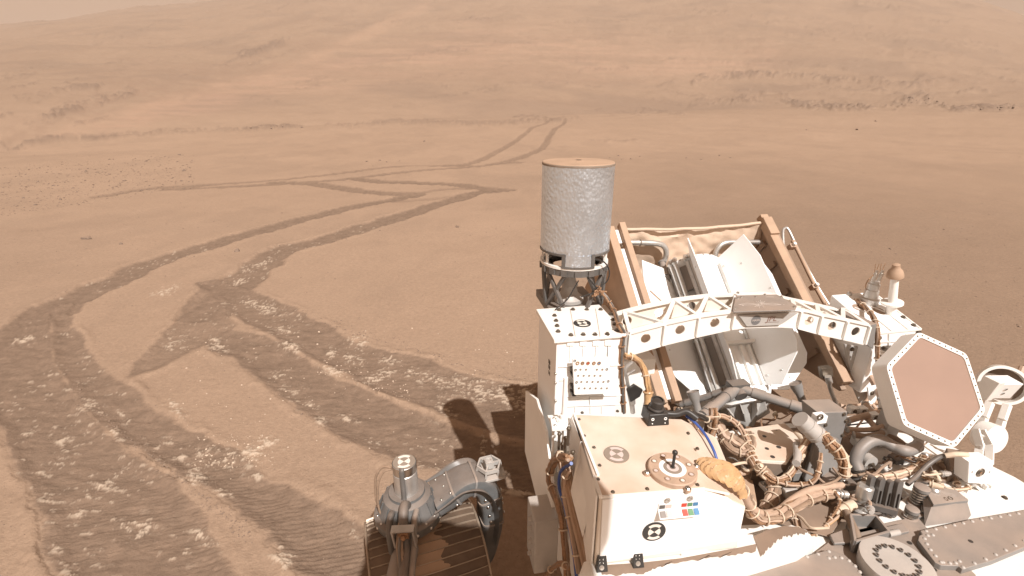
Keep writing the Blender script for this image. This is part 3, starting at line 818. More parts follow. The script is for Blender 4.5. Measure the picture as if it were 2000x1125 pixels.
# round calibration target with its shadow post
cc = az(1312.5, 922, ZT)
b = MB(); b.lathe(cc, ZV, [(0.054, 0.0005), (0.054, 0.010), (0.052, 0.012)], 40)
CAL = b.build('calibration_disc', M['tantube'], ROVER)
b = MB(); e = cc + ZV * 0.0122
b.disc(e, ZV, 0.0, 0.0300, 36, 0); b.disc(e + ZV * .0006, ZV, 0.0, 0.0205, 32, 1); b.disc(e + ZV * .0012, ZV, 0, 0.0135, 28, 2); b.disc(e + ZV * .0018, ZV, 0, 0.0065, 20, 3)
b.build('grey_scale_ring', [M['clean'], M['marker2'], M['pinkp'], M['dgrey']], CAL)
for k in range(8):
    an = 2 * math.pi * (k + 0.3) / 8; p = e + Vector((math.cos(an), math.sin(an), 0)) * 0.0415
    b = MB(); b.torus(p + ZV * .0006, ZV, 0.0056, 0.0014, 16, 6, 0); b.disc(p + ZV * .0007, ZV, 0, 0.0045, 12, 1)
    b.build('colour_button', [M['brown'], M['pinkp'] if k % 3 else M['white2']], CAL)
b = MB(); b.cyl(e, e + Vector((0.0005, 0, 0.040)), 0.0036, 0.0033, 12); b.ball(e + Vector((0.0005, 0, 0.042)), 0.0064); b.build('shadow_post', M['black'], CAL)
for an in (R(188), R(285), R(12)):
    p = cc + Vector((math.cos(an), math.sin(an), 0)) * 0.060
    b = MB(); b.cyl(p, p + ZV * 0.007, 0.0075, n=14); b.bolt(p + ZV * 0.007, ZV, 0.0045, 0.005, 1); b.build('hold_down', [M['tantube'], M['steel']], CAL)

# small folded colour chart on the front face
q0, q1 = on_front(1285, 981, .0036), on_front(1363, 974, .0036)
cu = (q1 - q0).normalized(); L = (q1 - q0).length; dn = -ZV
hc = 0.016; out = fn * 0.016 - ZV * 0.011
b = MB(); b.prism([q0, q1, q1 + dn * hc, q0 + dn * hc], fn * 0.002)
b.prism([q0 + dn * hc + fn * .002, q1 + dn * hc + fn * .002, q1 + dn * hc + out, q0 + dn * hc + out], -ZV * 0.002 + fn * .0006)
CH_ = b.build('colour_chart', M['clean'], ROVER)
for i, (f0, f1, mm) in enumerate([(0.02, 0.16, 'dgrey'), (0.18, 0.32, 'pinkp'), (0.36, 0.56, 'clean'), (0.57, 0.70, 'red'), (0.72, 0.84, 'green'), (0.86, 0.985, 'bluep')]):
    s0, s1 = q0 + cu * L * f0, q0 + cu * L * f1
    b = MB(); l = fn * 0.0029
    b._add([s0 + dn * .003 + l, s1 + dn * .003 + l, s1 + dn * (hc - .003) + l, s0 + dn * (hc - .003) + l], [(0, 1, 2, 3)])
    k0 = dn * hc + fn * .003 + ZV * 0.001
    b._add([s0 + k0 + out * .15, s1 + k0 + out * .15, s1 + k0 + out * .86, s0 + k0 + out * .86], [(0, 1, 2, 3)])
    b.build('colour_patch', M[mm], CH_)
for px, py in ((1302, 973), (1346, 969)):
    p = on_front(px, py, .004); b = MB(); b.torus(p + fn * .003, fn, 0.0045, 0.002, 14, 6); b.bolt(p, fn, 0.0034, 0.006); b.build('chart_screw', M['steel'], CH_)

# two black feet brackets at the bottom of the front face
for px, py in ((1172, 1106), (1242, 1098)):
    p = az(px, py, ZL + .001); b = MB(); h = 0.034
    b.hexa([p - fex * .012 + fn * .016, p + fex * .014 + fn * .016, p + fex * .014, p - fex * .012, p - fex * .008 + fn * .002 + ZV * h, p + fex * .012 + fn * .002 + ZV * h, p + fex * .012 - fn * .001 + ZV * h, p - fex * .008 - fn * .001 + ZV * h])
    br = b.build('foot_bracket', M['black'], ROVER, bevel=0.001)
    fd = (fn * .034 + ZV * .014).normalized()
    b = MB()
    for i, (u, v) in enumerate(((-.004, .026), (.004, .026), (-.004, .019), (.004, .019))):
        b.rivet(p + fex * u + ZV * v + fn * (.016 - v * .41), fd, 0.0017)
    b.bolt(p + ZV * .010 + fn * .0125, fd, 0.0038, 0.003); b.build('bracket_screw', M['steel'], br, kind='stuff')

# black hazard camera block on the box
p = az(1265, 833, ZT + .001); ux, vx = fex, Vector((-fex.y, fex.x, 0))
W, Dp, Hh = 0.058, 0.052, 0.032
b = MB(); b.hexa([p, p + ux * W, p + ux * W + vx * Dp, p + vx * Dp, p + ux * .003 + vx * .004 + ZV * Hh, p + ux * (W - .003) + vx * .004 + ZV * Hh, p + ux * (W - .003) + vx * Dp + ZV * Hh, p + ux * .003 + vx * Dp + ZV * Hh])
BC = b.build('hazard_camera', M['black'], ROVER, bevel=0.002)
c = p + ux * W * .5 + vx * .028 + ZV * Hh
b = MB(); b.lathe(c, Vector((0.05, -.15, 1)), [(0.021, 0), (0.021, .008), (0.0165, .010), (0.0165, .022), (0.0175, .023), (0.0175, .031), (0.013, .033), (0.012, .029)], 24); b.build('lens_barrel', M['black'], BC)
b = MB()
for u in (.012, .046):
    b.torus(p + ux * u + ZV * .020 + vx * .001, vx, 0.0032, 0.0012, 12, 6)
    b.rivet(p + ux * u + ZV * .007 - vx * .0002, -vx, 0.0018)
b.build('camera_screw', M['clean'], BC, kind='stuff')
b = MB(); b.tube([p + ux * W + vx * .03 + ZV * .014, p + ux * (W + .03) + vx * .028 + ZV * .012, p + ux * (W + .06) + vx * .034 + ZV * .014, p + ux * (W + .085) + vx * .02 + ZV * .0], 0.0085, 10); b.build('camera_cable', M['black'], BC)

# ------------------------------------------------------------------ electronics box behind it
DE = 1.206; ZE = 1.376
TL = ad(1085, 661, DE); TR = ad(1217, 658, DE)
wL = TL.dot(UV); wR = TR.dot(UV); DB = az(1068, 603, ZE).dot(VV)
b = MB(); b.rbox(wL + .004, wR - .004, DE, DB, DZ + .002, ZE - .012)
EB = b.build('electronics_box', M['clean'], ROVER, bevel=0.002)
b = MB(); b.rbox(wL - .006, wR + .006, DE - .008, DB + .004, ZE - .012, ZE); b.build('top_plate', M['white'], EB, bevel=0.002)
b = MB()
for px in (1113.5, 1163):
    p = az(px, 603, ZE + .0005); q = az(px + 10 - (px - 1113) * .02, 657, ZE + .0005); b.bar(p, q, 0.0014, 0.001)
b.build('plate_seam', M['brown'], EB, kind='stuff')
b = MB()
for px, py in [(1092, 606), (1119, 605), (1146, 605), (1173, 605), (1083, 617), (1086, 627), (1088, 637), (1090, 648), (1193, 614), (1197, 625), (1201, 634), (1205, 646), (1115, 655), (1139, 654), (1162, 654), (1186, 653)]:
    b.bolt(az(px, py, ZE), ZV, 0.0052, 0.007)
b.build('plate_bolt', M['bolt'], EB, kind='stuff')
marker(az(1137, 632, ZE), ZV, VV, 0.0265)
def eb(px, py, lift=0.0): return ad(px, py, DE - lift)
b = MB()
for px in (1112, 1137, 1162, 1186):
    b.prism([eb(px - 5, 664, .0), eb(px + 8, 664, .0), eb(px + 8, 674, .0), eb(px - 5, 674, .0)], -VV * .004)
    b.bar(eb(px + 2, 676), eb(px + 1, 704), 0.0035, 0.006, up=-VV)
for (x0, y0), (x1, y1) in [((1090, 716), (1116, 715)), ((1192, 713), (1213, 712)), ((1092, 742), (1116, 741)), ((1100, 774), (1216, 771)), ((1152, 775), (1152, 792)), ((1104, 793), (1214, 789)), ((1123, 795), (1123, 806)), ((1153, 794), (1153, 806)), ((1175, 793), (1175, 806))]:
    b.bar(eb(x0, y0), eb(x1, y1), 0.003, 0.006, up=-VV)
b.build('panel_rib', M['clean'], EB, kind='stuff')
b = MB()
for k, (x0, y0, x1, y1) in enumerate([(1091, 717.5, 1116, 716.5), (1100, 775.5, 1216, 772.5), (1113.5, 676, 1112.5, 702), (1138.5, 676, 1137, 702), (1163.5, 676, 1161.5, 702), (1187, 676, 1185, 702), (1151, 776, 1151, 791), (1104, 794.5, 1214, 790.5)]):
    b.bar(eb(x0, y0, .0005), eb(x1, y1, .0005), 0.0012, 0.002, up=-VV)
b.build('panel_gap', M['bolt'], EB, kind='stuff')
b = MB(); LF = 0.032                 # instrument plate with rows of round samples
b.prism([eb(1118.5, 701, LF), eb(1188.5, 699, LF), eb(1191, 769, LF), eb(1122, 771.5, LF)], VV * 0.008)
PL = b.build('sample_plate', M['clean'], EB, bevel=0.0008)
b = MB()
for y in (715, 724, 748, 760): b.prism([eb(1113, y, .002), eb(1120, y, .002), eb(1121, y + 7, .002), eb(1114, y + 7, .002)], -VV * 0.02)
b.build('standoff', M['black'], EB, kind='stuff')
def dots(rows, r, lift):
    out = []
    for y, xs in rows:
        for x in xs: out.append((1040 + x / 3.75, 570 + y / 3.75))
    return out
for px, py in dots([(570, [352, 392, 472, 512]), (615, [335, 375, 415, 455, 497]), (660, [358, 400, 440, 480, 520]), (707, [340, 382, 422, 463, 505, 545])], 0, 0):
    b = MB(); b.disc(eb(px, py, LF + .0008), -VV, 0, 0.0034, 14); b.build('sample_dot', M['marker2'], PL)
for i, (px, py) in enumerate(dots([(523, [330, 367, 407, 450, 488])], 0, 0)):
    b = MB(); b.torus(eb(px, py, LF + .001), VV, 0.0042, 0.0016, 14, 6, 0); b.disc(eb(px, py, LF + .0012), -VV, 0, 0.0034, 12, 1); b.build('sample_ring', [M['copper'], [M['white2'], M['cable'], M['red'], M['tantube'], M['bluep']][i]], PL)
b = MB()
for px, py in dots([(505, [310]), (573, [315]), (568, [545]), (663, [323]), (655, [555])], 0, 0):
    b.torus(eb(px, py, LF + .001), VV, 0.0034, 0.0008, 12, 5); b.rivet(eb(px, py, LF), -VV, 0.0016)
b.build('plate_screw', M['bolt'], PL, kind='stuff')
b = MB()
for y in (707, 717, 728, 754, 781, 801):
    p = ad(1076, y, DE + .07); b.box(p, UV * .006, VV * .008, ZV * .006)
for y in (730, 748, 783): b.ball(ad(1085, y, DE - .006), 0.0045, 10, 1)
b.build('side_bolt', [M['black'], M['steel']], EB, kind='stuff')

# white rod on its foot plate
pf = az(1101, 822, 1.185)
b = MB(); b.prism([az(1074, 813, 1.185), az(1118, 811, 1.185), az(1127, 834, 1.185), az(1078, 836, 1.185)], (0, 0, -0.012))
RP = b.build('foot_plate', M['clean'], ROVER, bevel=0.002)
b = MB(); b.lathe(pf, ZV, [(0.021, 0), (0.021, .005), (0.012, .009), (0.011, .02), (0.0075, .022), (0.0068, .05), (0.0062, 0.138)], 18); b.build('rod', M['clean'], RP)
b = MB()
for an in range(5): b.bolt(pf + Vector((math.cos(an * 1.26), math.sin(an * 1.26), 0)) * .0165 + ZV * .005, ZV, 0.003, 0.003)
for px, py in ((1084, 831), (1112, 833), (1082, 817)): b.bolt(az(px, py, 1.185), ZV, .0035, .004)
b.build('plate_bolt', M['steel'], RP, kind='stuff')
b = MB(); q = [az(1080, 836, 1.172), az(1126, 834, 1.172)]
b.prism([q[0] + VV * .004, q[1] + VV * .004, q[1] + VV * .06 , q[0] + VV * .06], (0, 0, -.006))
b.bar(q[0] + UV * .006 + VV * .01, q[1] - UV * .004 + VV * .012 - ZV * .085, .008, .006)
b.bar(q[0] + UV * .004 + VV * .01, q[0] + UV * .004 + VV * .01 - ZV * .16, .006, .006); b.bar(q[0] + UV * .020 + VV * .01, q[0] + UV * .022 + VV * .01 - ZV * .16, .004, .004); b.bar(q[0] + UV * .032 + VV * .012, q[0] + UV * .034 + VV * .012 - ZV * .15, .005, .005)
b.build('gusset', M['white'], RP)

# ------------------------------------------------------------------ left side: plate, grey box, cables
WS = 0.315
def ls(px, py, o=0.0): return aw(px, py, WS + o)
b = MB(); b.prism([rv(WS, 1.16, 1.10), rv(WS, 1.28, 1.13), rv(WS, 1.44, 1.06), rv(WS, 1.44, 0.80), rv(WS, 1.05, 0.72), rv(WS, 1.07, 0.98)], UV * 0.008)
b.build('side_plate', M['white'], ROVER, bevel=0.001)
b = MB(); b.rbox(0.255, 0.325, 1.02, 1.12, 0.70, 0.90)
SB = b.build('side_box', M['lgrey'], ROVER, bevel=0.003)
b = MB()
for z in (0.74, 0.79, 0.84, 0.875): b.bolt(rv(0.255, 1.06, z), -UV, 0.006, 0.012)
b.build('box_bolt', M['lgrey'], SB, kind='stuff')
b = MB()
for k in range(3): b.bar(rv(0.326 + .006 * k, 1.06 - .02 * k, 1.10), rv(0.330 + .006 * k, 0.55, 0.82 + .01 * k), 0.010, 0.02)
b.build('side_rail', M['barrel'], ROVER)
bundle('side_harness', [ls(1112, 893), ls(1092, 893), ls(1078, 910), ls(1074, 935), ls(1082, 962), ls(1095, 1000), ls(1102, 1050), ls(1108, 1125), ls(1112, 1180)], 0.0125, 7, 0.0045, ['copper', 'cable', 'copper'], tie=5, seed=3)
b = MB(); b.tube([ls(1116, 905, .006), ls(1096, 920, .006), ls(1092, 950, .006), ls(1102, 985, .006), ls(1112, 1030, .006), ls(1122, 1090, .006), ls(1128, 1150, .006)], 0.0045, 8); b.build('blue_wire', M['blue'], ROVER)
bundle('side_hose', [ls(1112, 915, .01), ls(1104, 935, .01), ls(1104, 970, .008), ls(1112, 1010, .008), ls(1122, 1060, .008), ls(1132, 1120, .008)], 0.010, 4, 0.006, ['tantube', 'cable'], tie=4, seed=4)
bundle('lower_loop', [ls(1066, 1125, -.02), ls(1080, 1108, -.02), ls(1098, 1100, -.02), ls(1108, 1110, -.02)], 0.008, 4, 0.004, ['cable', 'copper'], tie=2, seed=5)
b = MB()
for px, py in ((1092, 860), (1104, 868), (1110, 850), (1098, 880), (1118, 896)):
    p = ls(px, py, .01); b.cyl(p - ZV * .03, p + ZV * .02, 0.004, n=8); b.ball(p + ZV * .02, 0.006, 8)
b.build('side_fitting', M['bolt'], ROVER, kind='stuff')

# harness climbing the right side of the electronics box
DH = DE + 0.02
bundle('box_harness', [ad(1168, 566, DB + .02), ad(1183, 580, DB), ad(1197, 603, DB - .03), ad(1208, 632, DH), ad(1217, 652, DH - .02), ad(1213, 685, DH - .02), ad(1213, 720, DH - .02), ad(1216, 760, DH - .02), ad(1218, 806, DH - .02)], 0.0085, 6, 0.0036, ['cable', 'copper', 'dgrey'], tie=9, seed=6, tmat='copper')
bundle('amber_harness', [ad(1219, 695, 1.28), ad(1240, 700, 1.28), ad(1256, 718, 1.27), ad(1264, 745, 1.25), ad(1268, 770, 1.24), ad(1266, 800, 1.22)], 0.0125, 8, 0.0042, ['copper', 'kapton', 'copper'], tie=3, seed=7)
b = MB(); p = ad(1266, 766, 1.238); q = ad(1266, 802, 1.22); b.cyl(p, q, 0.0135, 0.0120, 14); b.torus(p, q - p, .0142, .003); b.build('amber_sleeve', M['kapton'], ROVER)
b = MB(); b.prism([ad(1225, 762, 1.25), ad(1240, 752, 1.25), ad(1256, 762, 1.25), ad(1250, 775, 1.25), ad(1232, 786, 1.25)], VV * 0.01); b.build('black_clamp', M['black'], ROVER, bevel=0.001)
b = MB()
for pts, r in ([[(1236, 706), (1222, 720), (1224, 738), (1228, 760)], .006], [[(1240, 722), (1226, 733), (1224, 752)], .004], [[(1228, 760), (1234, 790), (1236, 806)], .008]):
    b.tube([ad(x, y, 1.27) for x, y in pts], r, 8)
b.cyl(ad(1234, 762, 1.262), ad(1236, 788, 1.262), .009, n=12); b.build('steel_line', M['alu'], ROVER)

# ------------------------------------------------------------------ foil wrapped antenna on its truss stand
AC = ad(1126, 400, 1.507); AC.z = 0
def ap(z): return Vector((AC.x, AC.y, z))
RA = 0.1135
b = MB(); n = 96; rows = 40; L = []
for j in range(rows + 1):
    z = 1.557 + (1.832 - 1.557) * j / rows
    L.append([ap(z) + Vector((math.cos(2 * math.pi * i / n), math.sin(2 * math.pi * i / n), 0)) * (RA + 0.0009 * math.sin(i * 7.1 + j * 2.7) * math.sin(j * 1.3 - i * 2.2)) for i in range(n)])
b.loft(L, 0, cap=False)
ANT = b.build('foil_antenna', M['foil'], ROVER)
b = MB(); b.lathe(ap(1.832), ZV, [(RA + .0005, 0), (RA - .002, .003), (0.06, .006), (0.01, .007)], 64, cap=False); b.build('dusty_lid', M['barrel'], ANT)
b = MB(); b.lathe(ap(1.826), ZV, [(RA + .0008, 0), (RA + .0016, .003), (RA + .0008, .0065)], 64, cap=False); b.build('lid_tape', M['marker2'], ANT)
def arc_strip(b, a0, a1, z0, z1, r, th=0.002, mi=0, n=14):
    def pt(a, z, rr): return ap(z) + Vector((math.sin(a), -math.cos(a), 0)) * rr
    L = [[pt(a0 + (a1 - a0) * k / n, z0, r), pt(a0 + (a1 - a0) * k / n, z1, r), pt(a0 + (a1 - a0) * k / n, z1, r - th), pt(a0 + (a1 - a0) * k / n, z0, r - th)] for k in range(n + 1)]
    b.loft(L, mi)
b = MB(); arc_strip(b, R(-24), R(24), 1.518, 1.558, RA + .0004); b.build('foil_tab', M['foil'], ANT)
b = MB(); rr = RA + 0.0025
for a0, a1, z0, z1 in ((-95, -21, 1.553, 1.560), (21, 95, 1.553, 1.560), (-27, 27, 1.514, 1.521)): arc_strip(b, R(a0), R(a1), z0, z1, rr)
for a in (-27, 21): arc_strip(b, R(a), R(a + 6), 1.521, 1.560, rr)
b.build('foil_edge_tape', M['dgrey'], ANT)
b = MB()
for a in (-88, -62, 62, 88, 150, 210): arc_strip(b, R(a - 2.5), R(a + 2.5), 1.512, 1.560, RA - .004, .006, n=2)
arc_strip(b, R(-180), R(180), 1.508, 1.516, RA, .012, n=60)
b.build('base_bracket', M['white'], ANT)
b = MB(); b.lathe(ap(1.485), ZV, [(0.085, 0), (RA - .004, 0), (RA - .002, .022), (0.085, .024)], 56, cap=False)
for k in range(16): 
    a = 2 * math.pi * k / 16; b.box(ap(1.496) + Vector((math.cos(a), math.sin(a), 0)) * (RA - .001), Vector((-math.sin(a), math.cos(a), 0)) * .010, Vector((math.cos(a), math.sin(a), 0)) * .003, ZV * .009)
b.build('base_ring', M['dgrey'], ANT)
for a0, a1 in ((-78, -70), (75, 70), (-60, -20), (62, 20), (-22, -66), (140, 120), (-140, -120), (20, 66)):
    def pt(a, z, rr): return ap(z) + Vector((math.sin(R(a)), -math.cos(R(a)), 0)) * rr
    b = MB(); b.bar(pt(a0, 1.487, .105), pt(a1, 1.365, .100), 0.013, 0.010); b.build('truss_strut', M['dgrey'], ANT, bevel=0.001)
b = MB(); b.lathe(ap(1.365) + UV * -.012, ZV, [(0.05, 0), (0.05, .012), (0.030, .03), (0.024, .055), (0.030, .058), (0.022, .075), (0.012, .12)], 24, cap=True); b.build('feed_cone', M['lgrey'], ANT)
b = MB(); b.rbox(wL + .045, wR + .02, DB + .006, DB + .22, 1.335, 1.362); b.build('stand_base', M['dgrey'], ANT, bevel=0.002)
b = MB(); b.rbox(wL + .08, wR - .01, DB + .008, DB + .15, DZ, 1.334); b.build('stand_post', M['brown'], ANT)
b = MB()
for pts in ([(1157, 505), (1180, 512), (1190, 530), (1185, 550), (1165, 562)], [(1146, 540), (1160, 556), (1170, 570)], [(1172, 568), (1150, 575), (1135, 580)], [(1130, 548), (1120, 565), (1108, 585), (1084, 605)]):
    b.tube([ad(x, y, 1.40) for x, y in pts], 0.0022, 6)
b.build('antenna_lead', M['black'], ANT)
b = MB(); 
for k in range(9): 
    c = ad(1172 + random.uniform(-7, 7), 568 + random.uniform(-7, 7), 1.40); b.tube([c, c + Vector((random.uniform(-.015, .015), random.uniform(-.01, .01), random.uniform(-.01, .015))), c + Vector((random.uniform(-.02, .02), 0, random.uniform(-.02, .01)))], 0.003, 5)
b.build('lead_knot', M['copper'], ANT)
# ------------------------------------------------------------------ generator between its two heat exchanger plates
dT, zT_, dBt, zBt = 1.985, 1.485, 1.373, 0.985
sv = Vector((0, 0, 0)) + VV * (dT - dBt) + ZV * (zT_ - zBt); sl = sv.normalized()
mv = (VV * sl.z - ZV * sl.dot(VV))            # perpendicular to the plates' upper edge, down and back
def plate_pt(w_, f, q):                      # f along the edge 0..1 (low to high), q metres below it
    return rv(w_, dBt, zBt) + sv * f + mv * q
GEN = MB()
b = MB(); GAX = (ad(1350, 530, 1.93) - ad(1440, 785, 1.93))
E1g = rv(1.19, 1.468, 0.885); E2g = rv(1.19, 1.925, 1.285); ga = (E2g - E1g).normalized()
gn = UV.cross(ga).normalized()
if gn.z < 0: gn = -gn
GL = (E2g - E1g).length
b.lathe(E1g, ga, [(0.02, -.012), (0.105, -.008), (0.125, 0), (0.135, .02), (0.135, GL - .03), (0.14, GL - .03), (0.14, GL), (0.125, GL + .02), (0.05, GL + .03)], 40)
G = b.build('generator', M['clean'], ROVER)
for k in range(8):
    an = R((22, 66, 117, 160, 202, 247, 292, 337)[k]); dr = UV * math.cos(an) + gn * math.sin(an); tn = ga.cross(dr)
    b = MB(); pr = [(.13, .03), (.20, .012), (.30, .10), (.318, .14), (.318, GL - .10), (.29, GL + .02), (.13, GL - .015)]
    b.prism([E1g + dr * r_ + ga * h - tn * .0025 for r_, h in pr], tn * 0.005)
    fo = b.build('fin', M['clean'], G, bevel=0.001)
    b = MB(); b.cyl(E1g + dr * .15 + ga * (GL * .55) + tn * .004, E1g + dr * .30 + ga * (GL * .78) + tn * .004, 0.0035, n=8); b.build('fin_rod', M['barrel'], fo)
    b = MB()
    for r_, h_ in ((.16, .06), (.16, GL * .5), (.16, GL - .06), (.29, GL * .35), (.305, GL * .6), (.22, .06), (.235, GL - .09)): b.rivet(E1g + dr * r_ + ga * h_ + tn * .0024, tn, .0045); b.rivet(E1g + dr * r_ + ga * h_ - tn * .0024, -tn, .0045)
    b.bar(E1g + dr * .145 + ga * .04 + tn * .004, E1g + dr * .145 + ga * (GL - .04) + tn * .004, .012, .006, up=dr); b.bar(E1g + dr * .145 + ga * .04 - tn * .004, E1g + dr * .145 + ga * (GL - .04) - tn * .004, .012, .006, up=dr)
    b.build('fin_rivet', M['alu'], fo, kind='stuff')
b = MB()
for k in range(24):
    an = 2 * math.pi * k / 24; dr = UV * math.cos(an) + gn * math.sin(an)
    b.bolt(E2g + dr * .128 + ga * .012, ga + dr * .5, .004, .005)
b.build('flange_bolt', M['bolt'], G, kind='stuff')
# cooling lines along the body
for an, off in ((118, .0), (124, .0), (140, .012), (147, .012)):
    dr = UV * math.cos(R(an)) + gn * math.sin(R(an)); r_ = .155 + off
    b = MB(); b.tube([E1g + dr * (r_ - .01) + ga * .02, E1g + dr * r_ + ga * .06, E1g + dr * r_ + ga * (GL - .06), E1g + dr * (r_ + .015) + ga * (GL - .015), E1g + dr * (r_ - .01) + ga * (GL + .015)], 0.0095, 8); b.build('cooling_line', M['alu'], G)
b = MB()
for an in (75, 90, 105):
    dr = UV * math.cos(R(an)) + gn * math.sin(R(an)); b.bar(E1g + dr * .142 + ga * .03, E1g + dr * .142 + ga * .19, .012, .016, up=dr)
b.bar(E1g + gn * .15 + ga * .2 - UV * .06, E1g + gn * .15 + ga * .2 + UV * .06, .012, .02, up=gn)
b.build('mount_bracket', M['white'], G, kind='stuff')
# grey service panels between two fins
dr = UV * math.cos(R(134)) + gn * math.sin(R(134)); tn = ga.cross(dr)
for f0, f1 in ((.08, .40), (.47, .72), (.76, .95)):
    c = E1g + dr * .150 + ga * GL * (f0 + f1) / 2
    b = MB(); b.box(c, ga * GL * (f1 - f0) / 2, tn * .055, dr * .006); b.build('service_panel', M['grey'], G, bevel=0.002)
# cup shaped end with vanes
b = MB(); ec = E1g - ga * 0.012
b.lathe(ec, -ga, [(0.118, 0), (0.122, .004), (0.122, .012), (0.108, .014), (0.098, .004)], 40, cap=False)
CUP = b.build('end_ring', M['white'], ROVER)
for k in range(12):
    an = 2 * math.pi * k / 12; dr = UV * math.cos(an) + gn * math.sin(an)
    b = MB(); b.prism([ec + dr * .03 - ga * .002, ec + dr * .108 - ga * .002, ec + dr * .10 - ga * .05, ec + dr * .03 - ga * .075], ga.cross(dr) * .003); b.build('vane', M['lgrey'], CUP)
b = MB(); b.lathe(ec, -ga, [(0.10, .001), (0.06, .05), (0.03, .085), (0.02, .09)], 32); b.build('end_cone', M['lgrey'], CUP)

# heat exchanger plates with their dusty upper beams
for side, w0 in ((-1, 0.83), (1, 1.57)):
    b = MB(); b.prism([plate_pt(w0 - .012, -.02, .015), plate_pt(w0 - .012, 1.0, .015), plate_pt(w0 - .012, 1.0, .50), plate_pt(w0 - .012, .62, .46), plate_pt(w0 - .012, -.02, .03)], UV * 0.024)
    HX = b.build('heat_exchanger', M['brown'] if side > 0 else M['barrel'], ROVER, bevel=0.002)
    if side < 0:
        spans = [(-.048, -.012, 'barrel', -.012, 1.0), (.014, .042, 'barrel', -.016, 1.02)]
        b = MB(); b.bar(plate_pt(w0 + .001, 0.02, -.004), plate_pt(w0 + .001, .86, -.004), 0.024, 0.012, up=-mv); b.build('white_strip', M['clean'], HX)
        b = MB(); b.bar(plate_pt(w0 + .001, 0.90, -.002), plate_pt(w0 + .001, .99, -.002), 0.024, 0.012, up=-mv); b.build('white_strip', M['clean'], HX)
    else:
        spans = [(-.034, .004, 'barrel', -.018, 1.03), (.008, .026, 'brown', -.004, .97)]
    for a0, a1, mm, q, f1 in spans:
        b = MB(); b.bar(plate_pt(w0 + (a0 + a1) / 2, -.0, q), plate_pt(w0 + (a0 + a1) / 2, f1, q), a1 - a0, 0.035, up=-mv); b.build('upper_beam', M[mm], HX, bevel=0.002)
    if side > 0:
        b = MB(); b.bar(plate_pt(w0 - .015, .88, -.040), plate_pt(w0 - .015, 1.0, -.040), .046, .014, up=-mv); b.build('beam_cap', M['barrel'], HX, bevel=0.002)
        for f in (.2, .38, .56, .74, .88):
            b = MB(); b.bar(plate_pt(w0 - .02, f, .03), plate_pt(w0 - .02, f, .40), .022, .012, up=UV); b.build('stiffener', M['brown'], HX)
    else:
        b = MB(); b.bar(plate_pt(w0 - .02, .45, .03), plate_pt(w0 - .02, .45, .42), .02, .012, up=UV); b.build('stiffener', M['barrel'], HX)
# crinkled blanket closing the far end
b = MB(); L = []
nu, nv = 64, 40
_u, _v = np.meshgrid(np.linspace(0, 6, nu + 1), np.linspace(0, 4, nv + 1))
wr = .040 * (np.abs(fbm(_u + fbm(_u, _v, 2, 5), _v * 1.3, 3, 131) - .5) - .12) + .012 * (fbm(_u * 3, _v * 3, 3, 133) - .5)
for j in range(nv + 1):
    q = -0.015 + 0.56 * j / nv; row = []
    for i in range(nu + 1):
        u = i / nu; w_ = .845 + (1.555 - .845) * u
        cr = float(wr[j, i])
        row.append(plate_pt(w_, 0.985, -.016) + ZV * (-.85 * (q + .015) - .012 * math.sin(math.pi * u) * (1 - j / nv)) + VV * (cr * 1.3 + .10 * q))
    L.append(row)
b.loft(L, cap=False, closed=False)
BL = b.build('thermal_blanket', M['blanket'], ROVER)
md = BL.modifiers.new('solid', 'SOLIDIFY'); md.thickness = 0.004
b = MB(); b.tube([plate_pt(.845 + .71 * i / 12, .985 - .02 * math.sin(math.pi * i / 12), -.018 + .002 * math.sin(i * 2.1)) for i in range(13)], 0.007, 8); b.build('blanket_hem', M['blanket'], BL)

# tubes over the blanket
for pts, r, rad in (([(1212, 474), (1250, 474), (1286, 476), (1299, 484), (1301, 500), (1294, 515)], 1.94, .0125), ([(1397, 535), (1396, 505), (1402, 485), (1418, 474), (1450, 473), (1486, 473)], 1.94, .0115), ([(1290, 522), (1283, 545), (1278, 560)], 1.90, .008)):
    b = MB(); b.tube([ad(x, y, r) for x, y in pts], rad, 10); t_ = b.build('coolant_tube', M['alu'], ROVER)
    for x, y in (pts[1], pts[-2]):
        b = MB(); c = ad(x, y, r); b.torus(c, ad(x + 1, y, r) - c, rad * 1.05, .003, 14, 6); b.build('tube_clip', M['steel'], t_)
b = MB(); c0, c1 = ad(1293, 513, 1.93), ad(1300, 540, 1.86); b.cyl(c0, c1, .014, .018, 12); b.cyl(c1, ad(1306, 552, 1.84), .022, .012, 12); b.torus(c0, c1 - c0, .015, .004); b.build('tube_fitting', M['grey'], ROVER)
b = MB(); b.tube([ad(1310, 545, 1.84), ad(1316, 562, 1.82), ad(1328, 566, 1.82), ad(1340, 565, 1.82), ad(1350, 575, 1.80)], .0055, 8); b.build('thin_line', M['alu'], G)
